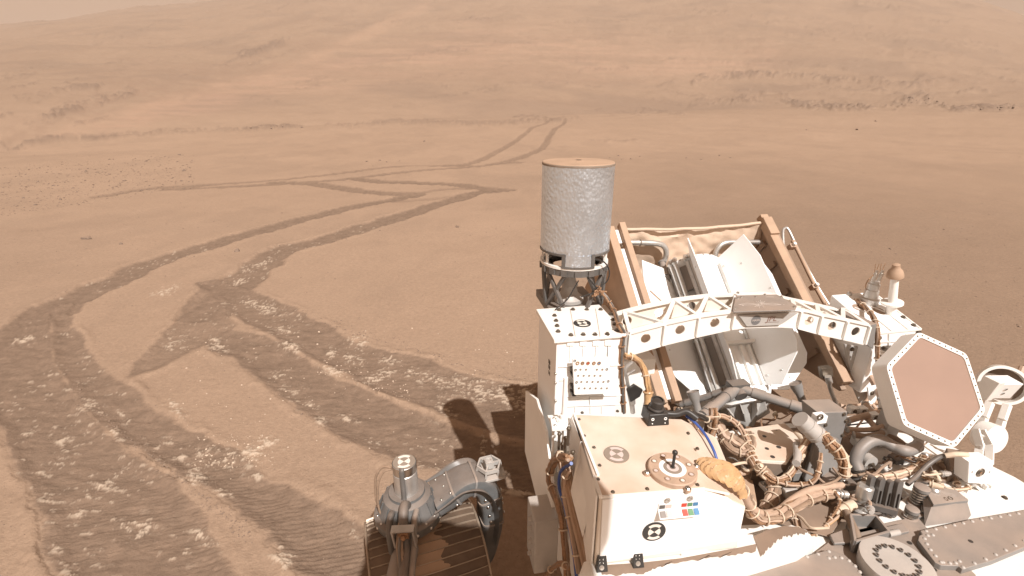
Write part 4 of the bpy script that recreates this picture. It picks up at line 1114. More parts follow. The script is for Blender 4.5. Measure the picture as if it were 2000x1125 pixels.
# lines along the outside of the right plate
for k, (pts, rad, mm) in enumerate(([[(1532, 500), (1529, 455), (1533, 446), (1540, 449), (1556, 482), (1576, 522), (1600, 565), (1622, 600), (1640, 630)], .0065, 'alu'], [[(1548, 470), (1562, 498), (1590, 555), (1615, 600), (1640, 640), (1660, 680), (1690, 740), (1712, 790)], .0085, 'barrel'], [[(1660, 690), (1668, 720), (1690, 752), (1697, 775), (1685, 790), (1655, 795), (1640, 792)], .0085, 'tantube'], [[(1640, 650), (1652, 690), (1664, 705), (1684, 740), (1700, 782), (1712, 800)], .007, 'tantube'])):
    b = MB(); b.tube([ad(x, y, 1.97 - 0.0019 * (y - 445)) for x, y in pts], rad, 10); b.build('radiator_pipe', M[mm], ROVER)
for x, y in ((1546, 482), (1589, 561), (1668, 697), (1690, 790)):
    c = ad(x, y, 1.97 - .0019 * (y - 445)); b = MB(); b.box(c, UV * .014, sl * .010, mv * .014); b.cyl(c - mv * .016, c - mv * .03, .008, n=10, mi=1); b.build('pipe_clamp', [M['tantube'], M['white']], ROVER, bevel=.002)
b = MB()
for k in range(24):
    c = ad(1664 + random.uniform(-12, 14) + k * .7, 692 + k * 2.4 + random.uniform(-5, 5), 1.50 - .004 * k); b.ball(c, random.uniform(.006, .012), 7)
b.build('crumpled_wrap', M['lgrey'], ROVER, kind='stuff')
# tripod arms in front of the generator
hub = ad(1440, 757, 1.33)
b = MB(); b.cyl(hub + VV * .02, hub - VV * .03 - ZV * .02, .026, .022, 16); b.box(hub + ZV * .012, UV * .035, VV * .02, ZV * .010)
TRI = b.build('tripod_hub', M['dgrey'], ROVER)
for (x, y, dd), rad in (((1372, 812, 1.20), .017), ((1590, 806, 1.16), .0165), ((1330, 790, 1.45), .012)):
    e_ = ad(x, y, dd); b = MB(); b.cyl(hub, e_, rad, n=16); t = (e_ - hub).normalized()
    b.cyl(hub + t * .05, hub + t * .09, rad * 1.2, n=16); b.cyl(e_ - t * .07, e_ - t * .02, rad * 1.2, n=16); b.build('tripod_arm', M['grey'], TRI)
for top, bot in (((1353, 764), (1364, 806)), ((1553, 748), (1572, 794))):
    p, q = ad(top[0], top[1], 1.25), ad(bot[0], bot[1], 1.22); a_ = (q - p)
    b = MB(); b.lathe(p, a_, [(0.019, .004), (.0205, 0), (.0195, .004), (.019, .016), (.0125, a_.length * .5), (.0125, a_.length), (.016, a_.length * 1.05), (.016, a_.length * 1.4)], 22); b.build('flared_cup', M['grey'], ROVER)
b = MB(); c = ad(1365, 822, 1.18); b.cyl(c + ZV * .02, c - ZV * .06, .018, n=16); b.torus(c + ZV * .012, ZV, .018, .004); b.build('cup_mount', M['lgrey'], ROVER)

# ------------------------------------------------------------------ the arched truss with its plaque
DA0, DA1 = 1.29, 1.44
topx = [(1229, 652.6), (1264, 643), (1299, 634), (1332, 627), (1364, 620), (1398, 615), (1431, 611), (1493, 608), (1555, 606.5), (1578, 610), (1600, 616), (1630, 622), (1660, 628.5), (1697, 637)]
boty = [(1228, 692), (1299, 671), (1364, 655), (1429, 641), (1456, 637.5), (1521, 636), (1553, 638), (1600, 651), (1660, 664), (1692, 672)]
top = [ad(x, y, DA0) for x, y in topx]
def arch_z(tab, wq):
    pts = [(ad(x, y, DA0).dot(UV), ad(x, y, DA0).z) for x, y in tab]
    return float(np.interp(wq, [p[0] for p in pts], [p[1] for p in pts]))
def az_top(wq): return arch_z(topx, wq)
def az_bot(wq): return arch_z(boty, wq)
wa0, wa1 = top[0].dot(UV), top[-1].dot(UV)
WS_ = [wa0 + (wa1 - wa0) * k / 40 for k in range(41)]
b = MB()
for d0, d1 in ((DA0 - .005, DA0 + .016), (DA1 - .016, DA1 + .005)):
    b.loft([[rv(q, d0, az_top(q)), rv(q, d1, az_top(q)), rv(q, d1, az_top(q) + .007), rv(q, d0, az_top(q) + .007)] for q in WS_])
ARCH = b.build('arched_truss', M['white'], ROVER)
b = MB(); b.loft([[rv(q, DA0 - .004, az_bot(q) - .005), rv(q, DA0 + .012, az_bot(q) - .005), rv(q, DA0 + .012, az_bot(q)), rv(q, DA0 - .004, az_bot(q))] for q in WS_]); b.build('lower_flange', M['white'], ARCH)
b = MB(); b.loft([[rv(q, DA0 + .01, az_bot(q) - .006), rv(q, DA1, az_bot(q) - .006), rv(q, DA1, az_bot(q) - .002), rv(q, DA0 + .01, az_bot(q) - .002)] for q in WS_]); b.build('lower_web', M['dusty'], ARCH)  # white web; the tan coat stands in for shade inside the arch
ribs = [ad(x, 640, DA0).dot(UV) for x in (1230, 1296.5, 1361, 1428, 1556, 1598, 1650, 1696)]
for i in range(len(ribs) - 1):
    w0, w1 = ribs[i], ribs[i + 1]
    if i == 3:
        b = MB(); b.loft([[rv(q, DA0, az_bot(q)), rv(q, DA0 + .004, az_bot(q)), rv(q, DA0 + .004, az_top(q)), rv(q, DA0, az_top(q))] for q in [w0 + (w1 - w0) * k / 8 for k in range(9)]]); b.build('front_web', M['white'], ARCH)
    else:
        b = MB(); h = (az_top(w0) - az_bot(w0)); rd = min(.0165, h * .34, (w1 - w0) * .36)
        panel_hole(b, rv(w0, DA0, az_bot(w0)), rv(w1, DA0, az_bot(w1)), rv(w1, DA0, az_top(w1)), rv(w0, DA0, az_top(w0)), rd, VV * .004, hu=.5, hv=.55); b.build('front_web', M['white'], ARCH)
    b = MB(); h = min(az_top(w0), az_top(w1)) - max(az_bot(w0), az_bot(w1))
    panel_hole(b, rv(w0, DA1 - .004, az_bot(w0)), rv(w1, DA1 - .004, az_bot(w1)), rv(w1, DA1 - .004, az_top(w1)), rv(w0, DA1 - .004, az_top(w0)), max(.008, min(.02, h * .35)), VV * .004); b.build('rear_web', M['dusty'], ARCH)  # rear web is white too, its shade put into the colour
for q in ribs:
    b = MB(); b.bar(rv(q, DA0 - .005, az_bot(q)), rv(q, DA0 - .005, az_top(q)), .007, .010, up=VV); b.build('web_rib', M['white'], ARCH)
# diagonals of the open top
FN = [ad(x, y, DA0).dot(UV) for x, y in ((1231, 652), (1299, 634), (1364, 620), (1431, 611), (1554, 607), (1600, 616), (1648, 626), (1694, 636))]
def back_w(x, y):                 # rear flange node seen at this pixel
    return ad(x, y, DA1).dot(UV)
BN = [back_w(1217, 621), back_w(1314, 597), back_w(1380, 580), back_w(1437, 574), back_w(1548, 570), back_w(1596, 584), back_w(1645, 600)]
pairs = [(0, 0), (1, 0), (1, 1), (2, 1), (2, 2), (3, 2), (3, 3), (4, 4), (5, 4), (5, 5), (6, 5), (6, 6), (7, 6)]
for f, r in pairs:
    q0, q1 = FN[f], BN[r]; b = MB()
    b.bar(rv(q0, DA0 + .004, az_top(q0) + .0035), rv(q1, DA1 - .004, az_top(q1) + .0035), .013, .008); b.build('truss_diagonal', M['white'], ARCH)
# inner webs seen through the open top are white; tan imitates their shade
# plaque
zq = max(az_top(FN[3]), az_top(FN[4])) + .009
poly = [(1437, 579), (1517, 577), (1556, 599), (1553, 607), (1432, 611), (1431, 605)]
b = MB(); b.prism([az(x, y, zq + .002) for x, y in poly], ZV * .004)
PQ = b.build('plaque', M['grey'], ARCH, bevel=0.001)
b = MB(); zz = zq + .0075
def etch(p0, p1, wd=.0009): b.bar(az(p0[0], p0[1], zz), az(p1[0], p1[1], zz), wd, .0004)
for k in range(16):
    an = 2 * math.pi * k / 16 + .1; r_ = 9 if k % 2 else 13
    etch((1484 + 2.5 * math.cos(an), 594 + 1.4 * math.sin(an)), (1484 + r_ * math.cos(an), 594 + r_ * .62 * math.sin(an)), .0011)
for sgn in (-1, 1):
    for k in range(3): etch((1484 + sgn * 8, 594 + (k - 1) * .4), (1484 + sgn * 24, 594 + (k - 1) * 2.2)); etch((1484 + sgn * 24, 594 + (k - 1) * 2.2), (1484 + sgn * 42, 595))
etch((1496, 580), (1511, 580), .002)
b.disc(az(1451, 597, zz), ZV, 0.0012, 0.0032, 14); b.disc(az(1531, 595, zz), ZV, 0, 0.0018, 10)
b.build('etched_emblem', M['etch'], PQ, kind='stuff')
b = MB()
for x, y in ((1441, 583), (1448, 581), (1476, 580), (1436, 603), (1526, 580), (1551, 600), (1494, 576), (1441, 572)): b.bolt(az(x, y, zq + .006), ZV, .0036, .005)
b.build('plaque_bolt', M['steel'], PQ, kind='stuff')
DF = DA0 - .006
fp = [(1440, 614.5), (1558, 609.5), (1538, 624), (1521, 634.5), (1457, 637), (1446, 621)]
b = MB(); b.prism([ad(x, y, DF) for x, y in fp], -VV * .004); SG = b.build('name_plate', M['lgrey'], ARCH, bevel=.001)
c = ad(1476.5, 625.5, DF - .0045); b = MB(); b.disc(c, -VV, 0, .0170, 32, 0); put_text(b, 'NASA', .0105, c, UV, ZV, -VV, 1, .0006)
b.bar(c - UV * .014 - ZV * .009 - VV * .0004, c + UV * .019 + ZV * .013 - VV * .0004, .0009, .0003, up=-VV, mi=0)
b.build('round_emblem', [M['logo'], M['etch']], SG)
c = ad(1508, 623, DF - .0045); b = MB(); sk = (UV + ZV * .0); put_text(b, 'JPL', .0255, c, UV, (ZV + UV * .16), -VV, 0, .0004, 1.15)
b.bar(ad(1494, 629.6, DF - .005), ad(1522, 628.6, DF - .005), .0008, .0002, up=-VV); b.build('lettering', M['logo2'], SG)
# end brackets
b = MB(); b.prism([ad(1217, 655, DA0 - .002), ad(1229, 652, DA0 - .002), ad(1229, 692, DA0 - .002), ad(1221, 697, DA0 - .002)], VV * .16); b.build('end_bracket', M['lgrey'], ARCH, bevel=.001)
b = MB(); b.prism([ad(1696, 636, DA0 - .002), ad(1712, 632, DA0 - .002), ad(1706, 682, DA0 - .002), ad(1690, 672, DA0 - .002)], VV * .15); b.build('end_bracket', M['grey'], ARCH, bevel=.001)

# ------------------------------------------------------------------ white housing on the right with pole and connectors
DH_ = 1.33; zf, zb_ = 1.222, 1.285; dbk = 1.56
gl, gr = ad(1713, 650, DH_).dot(UV), ad(1797, 648, DH_).dot(UV)
b = MB(); b.hexa([rv(gl, DH_, DZ), rv(gr, DH_, DZ), rv(gr, dbk, DZ), rv(gl, dbk, DZ), rv(gl, DH_, zf), rv(gr, DH_, zf), rv(gr, dbk, zb_), rv(gl, dbk, zb_)])
GH = b.build('gimbal_housing', M['clean'], ROVER, bevel=.004)
gnrm = (VV * (zf - zb_) + ZV * (dbk - DH_)).normalized()
def gt(fu, fv, o=0.0): return rv(gl + (gr - gl) * fu, DH_ + (dbk - DH_) * fv, zf + (zb_ - zf) * fv) + gnrm * o
def gf(px, py, o=0.0): return ad(px, py, DH_ - o)
b = MB()
for fu in (0.34, .72): b.bar(gt(fu, 0.0, .002), gt(fu, .42, .002), .004, .006, up=gnrm); b.bar(gt(fu, .42, .002), gt(fu - .18, .62, .002), .004, .006, up=gnrm)
b.bar(gt(0, 0, .001), gt(1, 0, .001), .006, .006); b.bar(gt(1, 0, .001), gt(1, 1, .001), .006, .006)
for y in (668, 690, 716): b.bar(gf(1715, y, .001), gf(1790, y - 3, .001), .004, .006, up=-VV)
for x in (1736, 1770): b.bar(gf(x, 652, .001), gf(x - 1, 712, .001), .004, .006, up=-VV)
b.build('housing_rib', M['white'], GH, kind='stuff')
b = MB()
for v in (.1, .3, .5, .7, .9): b.bolt(gt(.95, v), gnrm, .006, .008)
for y in (660, 680, 697, 715): b.bolt(gf(1718, y), -VV, .0055, .006)
b.bolt(gf(1793, 648), -VV, .007, .008)
b.build('housing_bolt', M['bolt'], GH, kind='stuff')
for u, v in ((.26, .62), (.62, .5)): b = MB(); b.disc(gt(u, v, .0006), gnrm, 0, .022, 20); b.build('access_hole', M['brown'], GH)
b = MB(); b.lathe(gf(1756, 672, .0), -VV * .3 + ZV * -.9, [(.02, 0), (.022, .01), (.022, .09)], 18); b.build('gimbal_neck', M['white'], GH)
b = MB(); c = gf(1735, 681, .012); b.box(c, UV * .016, VV * .01, ZV * .008); b.rivet(c - VV * .01 + UV * .007, -VV, .005, 1); b.rivet(c - VV * .01 - UV * .007, -VV, .005, 1); b.build('twin_connector', [M['bolt'], M['steel']], GH)
bundle('housing_harness', [ad(1672, 586, 1.52), ad(1690, 600, 1.45), ad(1706, 620, 1.36), ad(1714, 650, 1.315), ad(1713, 690, 1.31), ad(1716, 722, 1.30)], .0095, 6, .0038, ['tantube', 'copper', 'brown'], tie=8, seed=11)
# pole with bell shaped top
_d = ray(1740, 614); _c = Vector((0, 0, CAMZ)); pb = _c + _d * ((gt(0, 0) - _c).dot(gnrm) / _d.dot(gnrm)); ptop = ad(1748, 541, pb.dot(VV)); pa = (ptop - pb).normalized(); ph = (ptop - pb).length
b = MB(); b.lathe(pb, pa, [(.018, -.01), (.017, .045), (.036, .047), (.036, .054), (.015, .056), (.013, ph)], 24)
PO = b.build('antenna_pole', M['white'], ROVER)
b = MB(); b.lathe(pb + pa * ph, pa, [(.027, 0), (.0275, .004), (.0265, .012), (.022, .026), (.014, .036), (.0125, .043), (.0125, .050), (.008, .053)], 26); b.build('bell_cap', M['barrel'], PO)
# silver connector stack
pc = ad(1699, 582, 1.50); b = MB(); b.lathe(pc, Vector((.02, 0, 1)), [(.032, -.03), (.034, 0), (.026, .004), (.024, .035), (.021, .036), (.021, .060), (.017, .062), (.017, .072)], 24)
CS = b.build('connector_stack', M['alu'], ROVER)
for dx in (-.009, .017):
    p = pc + UV * dx + ZV * .07; b = MB(); b.lathe(p, Vector((.14, 0, 1)), [(.0075, 0), (.0075, .022), (.009, .023), (.009, .033), (.0055, .034), (.0055, .046)], 12); b.build('coax_plug', M['steel'], CS)
b = MB()
for k, (dx, s_) in enumerate(((-.012, -1), (-.004, .6), (.012, -.6), (.022, 1))):
    p = pc + UV * dx + ZV * .11; b.tube([p, p + ZV * .02 + UV * .003 * s_, p + ZV * .032 + UV * .006 * s_], .0012, 5)
b.tube([pc + UV * -.012 + ZV * .10, pc + UV * -.032 + ZV * .075, pc + UV * -.035 + ZV * .05, pc + UV * -.012 + ZV * .028, pc + UV * .012 - VV * .024 + ZV * .02], .0016, 6)
b.build('coax_wire', M['copper'], CS, kind='stuff')
b = MB(); b.lathe(ad(1672, 586, 1.55), ZV, [(.035, -.03), (.037, 0), (.030, 0), (.028, -.02)], 22, cap=False); b.ball(ad(1659, 574, 1.55), .010); b.build('cup_fitting', M['lgrey'], ROVER)
# shaded support panel under the truss end
b = MB(); b.prism([ad(1650, 672, 1.40), ad(1690, 680, 1.38), ad(1716, 722, 1.36), ad(1724, 800, 1.36), ad(1690, 810, 1.36), ad(1668, 760, 1.38)], VV * .008)
SP = b.build('support_panel', M['lgrey'], ROVER, bevel=.001)
b = MB()
for x, y in ((1664, 682), (1695, 691), (1705, 727), (1707, 722)): b.bolt(ad(x, y, 1.36), -VV, .006, .007)
b.build('panel_bolt', M['bolt'], SP, kind='stuff')

# ------------------------------------------------------------------ hexagonal dish antenna
HC = Vector((1.205, 1.193, 1.247)); hn = Vector((.158, -.819, .552)).normalized()
ha = ZV.cross(hn).normalized(); hb = hn.cross(ha)
def hexp(rad, o, rnd=0.0, n=1):
    out = []
    for k in range(6):
        an = k * math.pi / 3 + .553
        if rnd == 0: out.append(HC + (ha * math.cos(an) + hb * math.sin(an)) * rad + hn * o)
        else:
            v = HC + (ha * math.cos(an) + hb * math.sin(an)) * rad + hn * o
            pv = HC + (ha * math.cos(an - math.pi / 3) + hb * math.sin(an - math.pi / 3)) * rad + hn * o
            nx = HC + (ha * math.cos(an + math.pi / 3) + hb * math.sin(an + math.pi / 3)) * rad + hn * o
            for t in range(5):
                u = t / 4; p0 = v + (pv - v).normalized() * rnd; p1 = v + (nx - v).normalized() * rnd
                out.append(p0 * (1 - u) ** 2 + v * 2 * u * (1 - u) + p1 * u * u)
    return out
b = MB(); b.loft([hexp(.150, -.062, .014), hexp(.163, -.05, .014), hexp(.163, 0, .014), hexp(.1475, 0.0005, .012), hexp(.1475, -.004, .012)], cap=True)
HG = b.build('hexagonal_antenna', M['white'], ROVER)
b = MB(); b._add(hexp(.1470, -.0025, .012), [tuple(range(30))]); b.build('antenna_face', M['hga'], HG)
b = MB()
c6 = hexp(.1555, 0.0005)
for k in range(6):
    for t in range(8): b.rivet(c6[k] + (c6[(k + 1) % 6] - c6[k]) * ((t + .5) / 8), hn, .0030)
b.build('rim_screw', M['bolt'], HG, kind='stuff')
b = MB(); b.cyl(HC - hn * .06, HC - hn * .12, .05, .035, 20); b.bar(HC - hn * .10, HC - hn * .12 - ZV * .2, .05, .04); b.build('gimbal_arm', M['lgrey'], HG)

# ------------------------------------------------------------------ round instrument on a bracketed stand at the right edge
def ra(px, py, d=1.02): return ad(px, py, d)
rc = ra(1958, 752, 1.20); rn_ = Vector((-.50, -.70, .30)).normalized()
b = MB(); b.lathe(rc, rn_, [(.064, -.05), (.072, -.03), (.072, .014), (.062, .014), (.058, -.02)], 36, cap=True)
RI = b.build('round_instrument', M['white'], ROVER)
b = MB(); b.disc(rc - rn_ * .012, rn_, 0, .0605, 30); b.build('dark_recess', M['floor'], RI)
b = MB(); bx = rc + rn_ * .03 - UV * .026; b.box(bx, UV * .036 - VV * .006, VV * .030 + UV * .006, ZV * .036 - VV * .010)
BX = b.build('instrument_box', M['clean'], RI, bevel=.002)
b = MB(); b.box(bx - UV * .050, UV * .014, VV * .026, ZV * .044 - VV * .010); b.build('box_frame', M['white'], RI, bevel=.002)
b = MB(); b.disc(bx - UV * .018 - VV * .034 + ZV * .011, -VV * 1 - ZV * .29, 0, .005, 12); b.disc(bx - UV * .014 - VV * .028 - ZV * .010, -VV - ZV * .29, 0, .005, 12); b.build('box_hole', M['bolt'], BX, kind='stuff')
b = MB()
for k in range(10):
    p = rc - rn_ * .05 + UV * (.045 + random.uniform(0, .05)) + ZV * random.uniform(-.03, .035); b.cyl(p, p + Vector((random.uniform(-.02, .02), random.uniform(-.02, .02), .02)), random.uniform(.006, .012), n=8)
b.lathe(rc - rn_ * .05, -rn_, [(.05, 0), (.045, .03), (.03, .05)], 20); b.build('rear_connector', M['tantube'], RI, kind='stuff')
for pts in ([(1934, 786), (1922, 815), (1912, 850)], [(1968, 790), (1957, 820), (1945, 860)]):
    b = MB(); 
    for q0, q1 in zip(pts[:-1], pts[1:]): b.bar(ra(*q0, 1.12), ra(*q1, 1.10), .020, .022, up=VV)
    b.build('stand_leg', M['white'], RI, bevel=.002)
hc_ = ra(1934, 858, 1.06); b = MB(); b.lathe(hc_ + VV * .03, -VV + ZV * .2, [(.048, 0), (.050, .01), (.050, .045), (.046, .05)], 30); b.build('stand_hub', M['white'], RI)
for pts in ([(1905, 838), (1914, 870), (1908, 908)], [(1918, 840), (1933, 868), (1932, 906)]):
    b = MB()
    for q0, q1 in zip(pts[:-1], pts[1:]): b.bar(ra(*q0, .93), ra(*q1, .90), .006, .020, up=VV)
    b.build('bracket_ear', M['white'], RI)
b = MB(); b.tube([ra(1920, 850, .92), ra(1922, 862, .92), ra(1916, 880, .92), ra(1908, 886, .92)], .004, 8); b.build('white_loop', M['clean'], RI)
# lens box below it
DL = .835
def lb(px, py, o=0): return ad(px, py, DL - o)
b = MB(); b.prism([lb(1893, 902), lb(1941, 901), lb(1938, 930), lb(1935, 946), lb(1890, 944)], VV * .04)
LB = b.build('lens_box', M['clean'], ROVER, bevel=.002)
b = MB(); c = lb(1915, 923, .001); b.torus(c, VV, .0120, .002, 20, 6, 1); b.disc(c, -VV, 0, .012, 22, 0); b.disc(c - VV * .001, -VV, 0, .0075, 18, 1); b.disc(c - VV * .002, -VV, 0, .004, 14, 2); b.build('lens', [M['cable'], M['bolt'], M['copper']], LB)
b = MB()
for x in (1899, 1933): b.disc(lb(x, 922, .0008), -VV, 0, .0026, 10)
b.build('box_screw', M['bolt'], LB, kind='stuff')
for q0, q1 in (((1891, 946), (1884, 966)), ((1934, 947), (1931, 966)), ((1904, 947), (1918, 962)), ((1918, 962), (1926, 947))):
    b = MB(); b.bar(lb(*q0, -.006), lb(*q1, -.002), .006, .012, up=VV); b.build('box_leg', M['white'], LB)
b = MB(); b.cyl(lb(1880, 966), lb(1936, 968), .0065, n=12); b.bolt(lb(1934, 965, .004), -VV, .006, .008, 1); b.build('hinge_tube', [M['white'], M['bolt']], LB)
b = MB(); b.prism([az(1882, 972, DZ + .002), az(1940, 972, DZ + .002), az(1966, 968, DZ + .002), az(1970, 974, DZ + .002), az(1955, 980, DZ + .002), az(1890, 978, DZ + .002)], ZV * .005); b.bolt(az(1962, 972, DZ + .007), ZV, .005, .005, 1); b.build('hinge_plate', [M['white'], M['bolt']], LB)
# ------------------------------------------------------------------ riveted front beams and the round cover
ZP = DZ + 0.022
def plank(poly, th, name, rows):
    b = MB(); b.prism([az(x, y, ZP) for x, y in poly], (0, 0, -th))
    o = b.build(name, M['grey'], ROVER, bevel=.0015)
    b = MB()
    for pts, n in rows:
        P = [az(x, y, ZP) for x, y in pts]; seg = [(P[i + 1] - P[i]).length for i in range(len(P) - 1)]; T = sum(seg)
        for k in range(n):
            d = T * k / max(1, n - 1); i = 0
            while i < len(seg) - 1 and d > seg[i]: d -= seg[i]; i += 1
            b.rivet(P[i] + (P[i + 1] - P[i]) * min(1, d / seg[i]), ZV, .0046)
    b.build('rivet', M['lgrey'], o, kind='stuff')
    return o
# low frame under the beams
b = MB(); b.prism([az(x, y, DZ + .003) for x, y in ((1590, 1082), (1640, 1044), (1790, 1010), (1815, 1040), (1905, 1125), (1920, 1200), (1600, 1220))], (0, 0, .004))
b.build('base_plate', M['grey'], ROVER, bevel=.001)
R1 = plank([(1797, 1036), (1900, 1013), (2000, 996), (2110, 975), (2110, 1030), (2000, 1069), (1940, 1094), (1880, 1112), (1872, 1105), (1838, 1104), (1826, 1098), (1793, 1055), (1795, 1046), (1801, 1043)], .016, 'riveted_beam',
   [([(1809, 1037), (1900, 1018), (2000, 1001), (2090, 984)], 17), ([(1881, 1108), (1925, 1092), (1965, 1074), (1998, 1058), (2080, 1030)], 11), ([(1806, 1052), (1812, 1066), (1822, 1080), (1832, 1091), (1838, 1098)], 5), ([(1842, 1098), (1854, 1100), (1866, 1100), (1874, 1096)], 4), ([(1812, 1046), (1822, 1045)], 2)])
b = MB(); b.disc(az(1896, 1057, ZP + .0006), ZV, 0, .0052, 14); b.build('drain_hole', M['black'], R1)
L1 = plank([(1250, 1170), (1430, 1124), (1520, 1100), (1619, 1073), (1650, 1083), (1672, 1105), (1700, 1150), (1705, 1260), (1250, 1300)], .016, 'riveted_beam',
   [([(1300, 1158), (1440, 1122), (1530, 1099), (1619, 1077)], 15), ([(1619, 1090), (1634, 1088), (1647, 1090), (1660, 1096), (1668, 1103), (1676, 1113), (1686, 1125), (1692, 1140)], 8)])
dc = az(1752, 1099, ZP + .02); b = MB(); b.lathe(dc, ZV, [(.072, -.034), (.074, -.002), (.073, .002), (.060, .004), (.030, .003)], 48)
DC = b.build('round_cover', M['lgrey'], ROVER)
b = MB()
for k in range(16):
    an = 2 * math.pi * k / 16; p = dc + Vector((math.cos(an), math.sin(an), 0)) * .0405 + ZV * .0032
    b.lathe(p, ZV, [(.0046, 0), (.0046, .006), (.0026, .006), (.0026, .003)], 12)
b.build('cover_bolt', M['dgrey'], DC, kind='stuff')
b = MB()
for x, y in ((1681, 1083), (1777, 1060), (1811, 1082), (1691, 1113), (1825, 1112)): b.disc(az(x, y, DZ + .0085), ZV, 0, .0055, 14)
b.build('plate_hole', M['black'], ROVER, kind='stuff')
# bright lip of the deck in front of the box and the seam behind it
def ragged_sheet(up, dn, z, name, m_, amp, seed, n=70):
    """thin sheet with a ragged lower edge"""
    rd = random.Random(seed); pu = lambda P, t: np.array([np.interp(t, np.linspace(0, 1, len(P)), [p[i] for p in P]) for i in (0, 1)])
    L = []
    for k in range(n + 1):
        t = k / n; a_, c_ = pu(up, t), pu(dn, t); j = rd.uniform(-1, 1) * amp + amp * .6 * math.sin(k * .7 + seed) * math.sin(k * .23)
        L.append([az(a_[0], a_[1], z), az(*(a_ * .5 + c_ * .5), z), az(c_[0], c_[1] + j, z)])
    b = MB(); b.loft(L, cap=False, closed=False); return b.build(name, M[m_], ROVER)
ragged_sheet([(1172, 1104), (1250, 1099), (1330, 1090), (1445, 1069), (1478, 1062)], [(1176, 1124), (1256, 1120), (1300, 1102), (1400, 1088), (1476, 1078)], ZL + .0015, 'brown_sheet', 'floor', 2.2, 4)  # thin brown sheet along the foot of the front box
ragged_sheet([(1472, 1048), (1496, 1036), (1530, 1027), (1560, 1029), (1580, 1038)], [(1486, 1088), (1502, 1070), (1526, 1050), (1556, 1044), (1582, 1040)], ZL + .0015, 'brown_sheet', 'floor', 2.8, 9)
b = MB(); b.prism([az(1330, 1062, ZL + .003), az(1440, 1048, ZL + .003), az(1470, 1048, ZL + .003), az(1468, 1064, ZL + .003), az(1330, 1086, ZL + .003)], (0, 0, .008)); b.build('white_ledge', M['clean'], ROVER, bevel=.002)

# ------------------------------------------------------------------ hardware in the middle of the deck
ZF = 0.926
b = MB(); hp = [az(1447, 838, 1.03), az(1533, 826, 1.03), az(1568, 858, 1.03), az(1537, 902, 1.03), az(1475, 898, 1.03), az(1458, 872, 1.03)]
b.prism(hp, (0, 0, -.012)); HPL = b.build('drilled_plate', M['dusty'], ROVER, bevel=.002)
b = MB()
for x, y, r_ in ((1493, 852, .0062), (1498, 876, .0062), (1521, 873, .0072), (1509, 892, .0068), (1472, 846, .002), (1517, 840, .002)): b.disc(az(x, y, 1.0306), ZV, 0, r_, 16)
b.build('drilled_hole', M['black'], HPL, kind='stuff')
b = MB(); b.prism([p + ZV * -.012 for p in hp[2:5]] + [p + ZV * -.09 for p in reversed(hp[2:5])], VV * .004); b.build('plate_wall', M['floor'], HPL)
# motor block
mb_ = ad(1628, 832, 1.03)
b = MB(); b.prism([ad(1598, 806, 1.03), ad(1656, 804, 1.03), ad(1652, 830, 1.03), ad(1642, 868, 1.03), ad(1640, 905, 1.03), ad(1604, 905, 1.03)], VV * .07); MBk = b.build('actuator_block', M['grey'], ROVER, bevel=.003)
b = MB(); c0 = ad(1562, 818, 1.0); c1 = ad(1594, 848, .985); b.cyl(c0, c1, .024, n=22); t = (c1 - c0).normalized(); b.cyl(c0 + t * .028, c0 + t * .034, .026, n=22); b.cyl(c1 - t * .01, c1 + t * .004, .0265, n=22); b.build('actuator_motor', M['lgrey'], MBk)
b = MB(); b.box(ad(1600, 816, 1.0), UV * .016, VV * .012, ZV * .012); b.torus(ad(1602, 815, .985), VV, .008, .003, 14, 6, 1); b.build('motor_cap', [M['clean'], M['bolt']], MBk, bevel=.001)
b = MB(); b.prism([ad(1600, 845, 1.0), ad(1640, 860, 1.0), ad(1638, 905, .98), ad(1625, 945, .95), ad(1582, 962, .95), ad(1572, 935, .97)], VV * .012); b.build('actuator_panel', M['grey'], MBk, bevel=.002)
b = MB()
for x, y in ((1607, 810), (1648, 809), (1652, 822), (1645, 850), (1612, 830)): b.bolt(ad(x, y, 1.03), -VV, .0045, .005)
b.build('block_bolt', M['bolt'], MBk, kind='stuff')
# curved grey arm
b = MB(); b.tube([az(1676, 918, 1.0), az(1671, 900, 1.02), az(1680, 878, 1.05), az(1700, 862, 1.07), az(1722, 860, 1.07), az(1745, 872, 1.06), az(1770, 880, 1.06), az(1792, 872, 1.05)], .017, 14); CA = b.build('curved_arm', M['grey'], ROVER)
b = MB(); b.prism([az(1786, 856, 1.05), az(1806, 858, 1.05), az(1800, 884, 1.05), az(1770, 888, 1.05)], ZV * .012); b.build('arm_clevis', M['lgrey'], CA, bevel=.002)
b = MB(); b.bar(az(1768, 872, 1.06), az(1762, 905, .98), .008, .012); b.build('arm_strut', M['dgrey'], CA)
b = MB(); b.rbox(*[az(1737, 905, .96).dot(UV), az(1780, 905, .96).dot(UV)], az(1757, 912, .96).dot(VV), az(1757, 895, .96).dot(VV), .93, .985); b.build('arm_pad', M['grey'], CA, bevel=.003)
b = MB(); b.disc(az(1700, 902, 1.0), -VV * .8 + ZV * .5, 0, .02, 20, 0); b.cyl(az(1702, 905, 1.0) + VV * .02, az(1702, 905, 1.0), .022, n=20); b.bolt(az(1696, 900, 1.0), -VV, .005, .006, 1); b.bolt(az(1704, 908, 1.0), -VV, .005, .006, 1); b.build('arm_flange', [M['lgrey'], M['bolt']], CA)
# silver coil under the arm
b = MB(); b.helix(az(1672, 925, .955), ZV, .0185, .0026, 6, .0062, 18); b.build('coil_spring', M['steel'], ROVER)
b = MB(); b.lathe(az(1672, 925, .955), ZV, [(.015, -.02), (.015, .04)], 18); b.build('spring_core', M['dgrey'], ROVER)
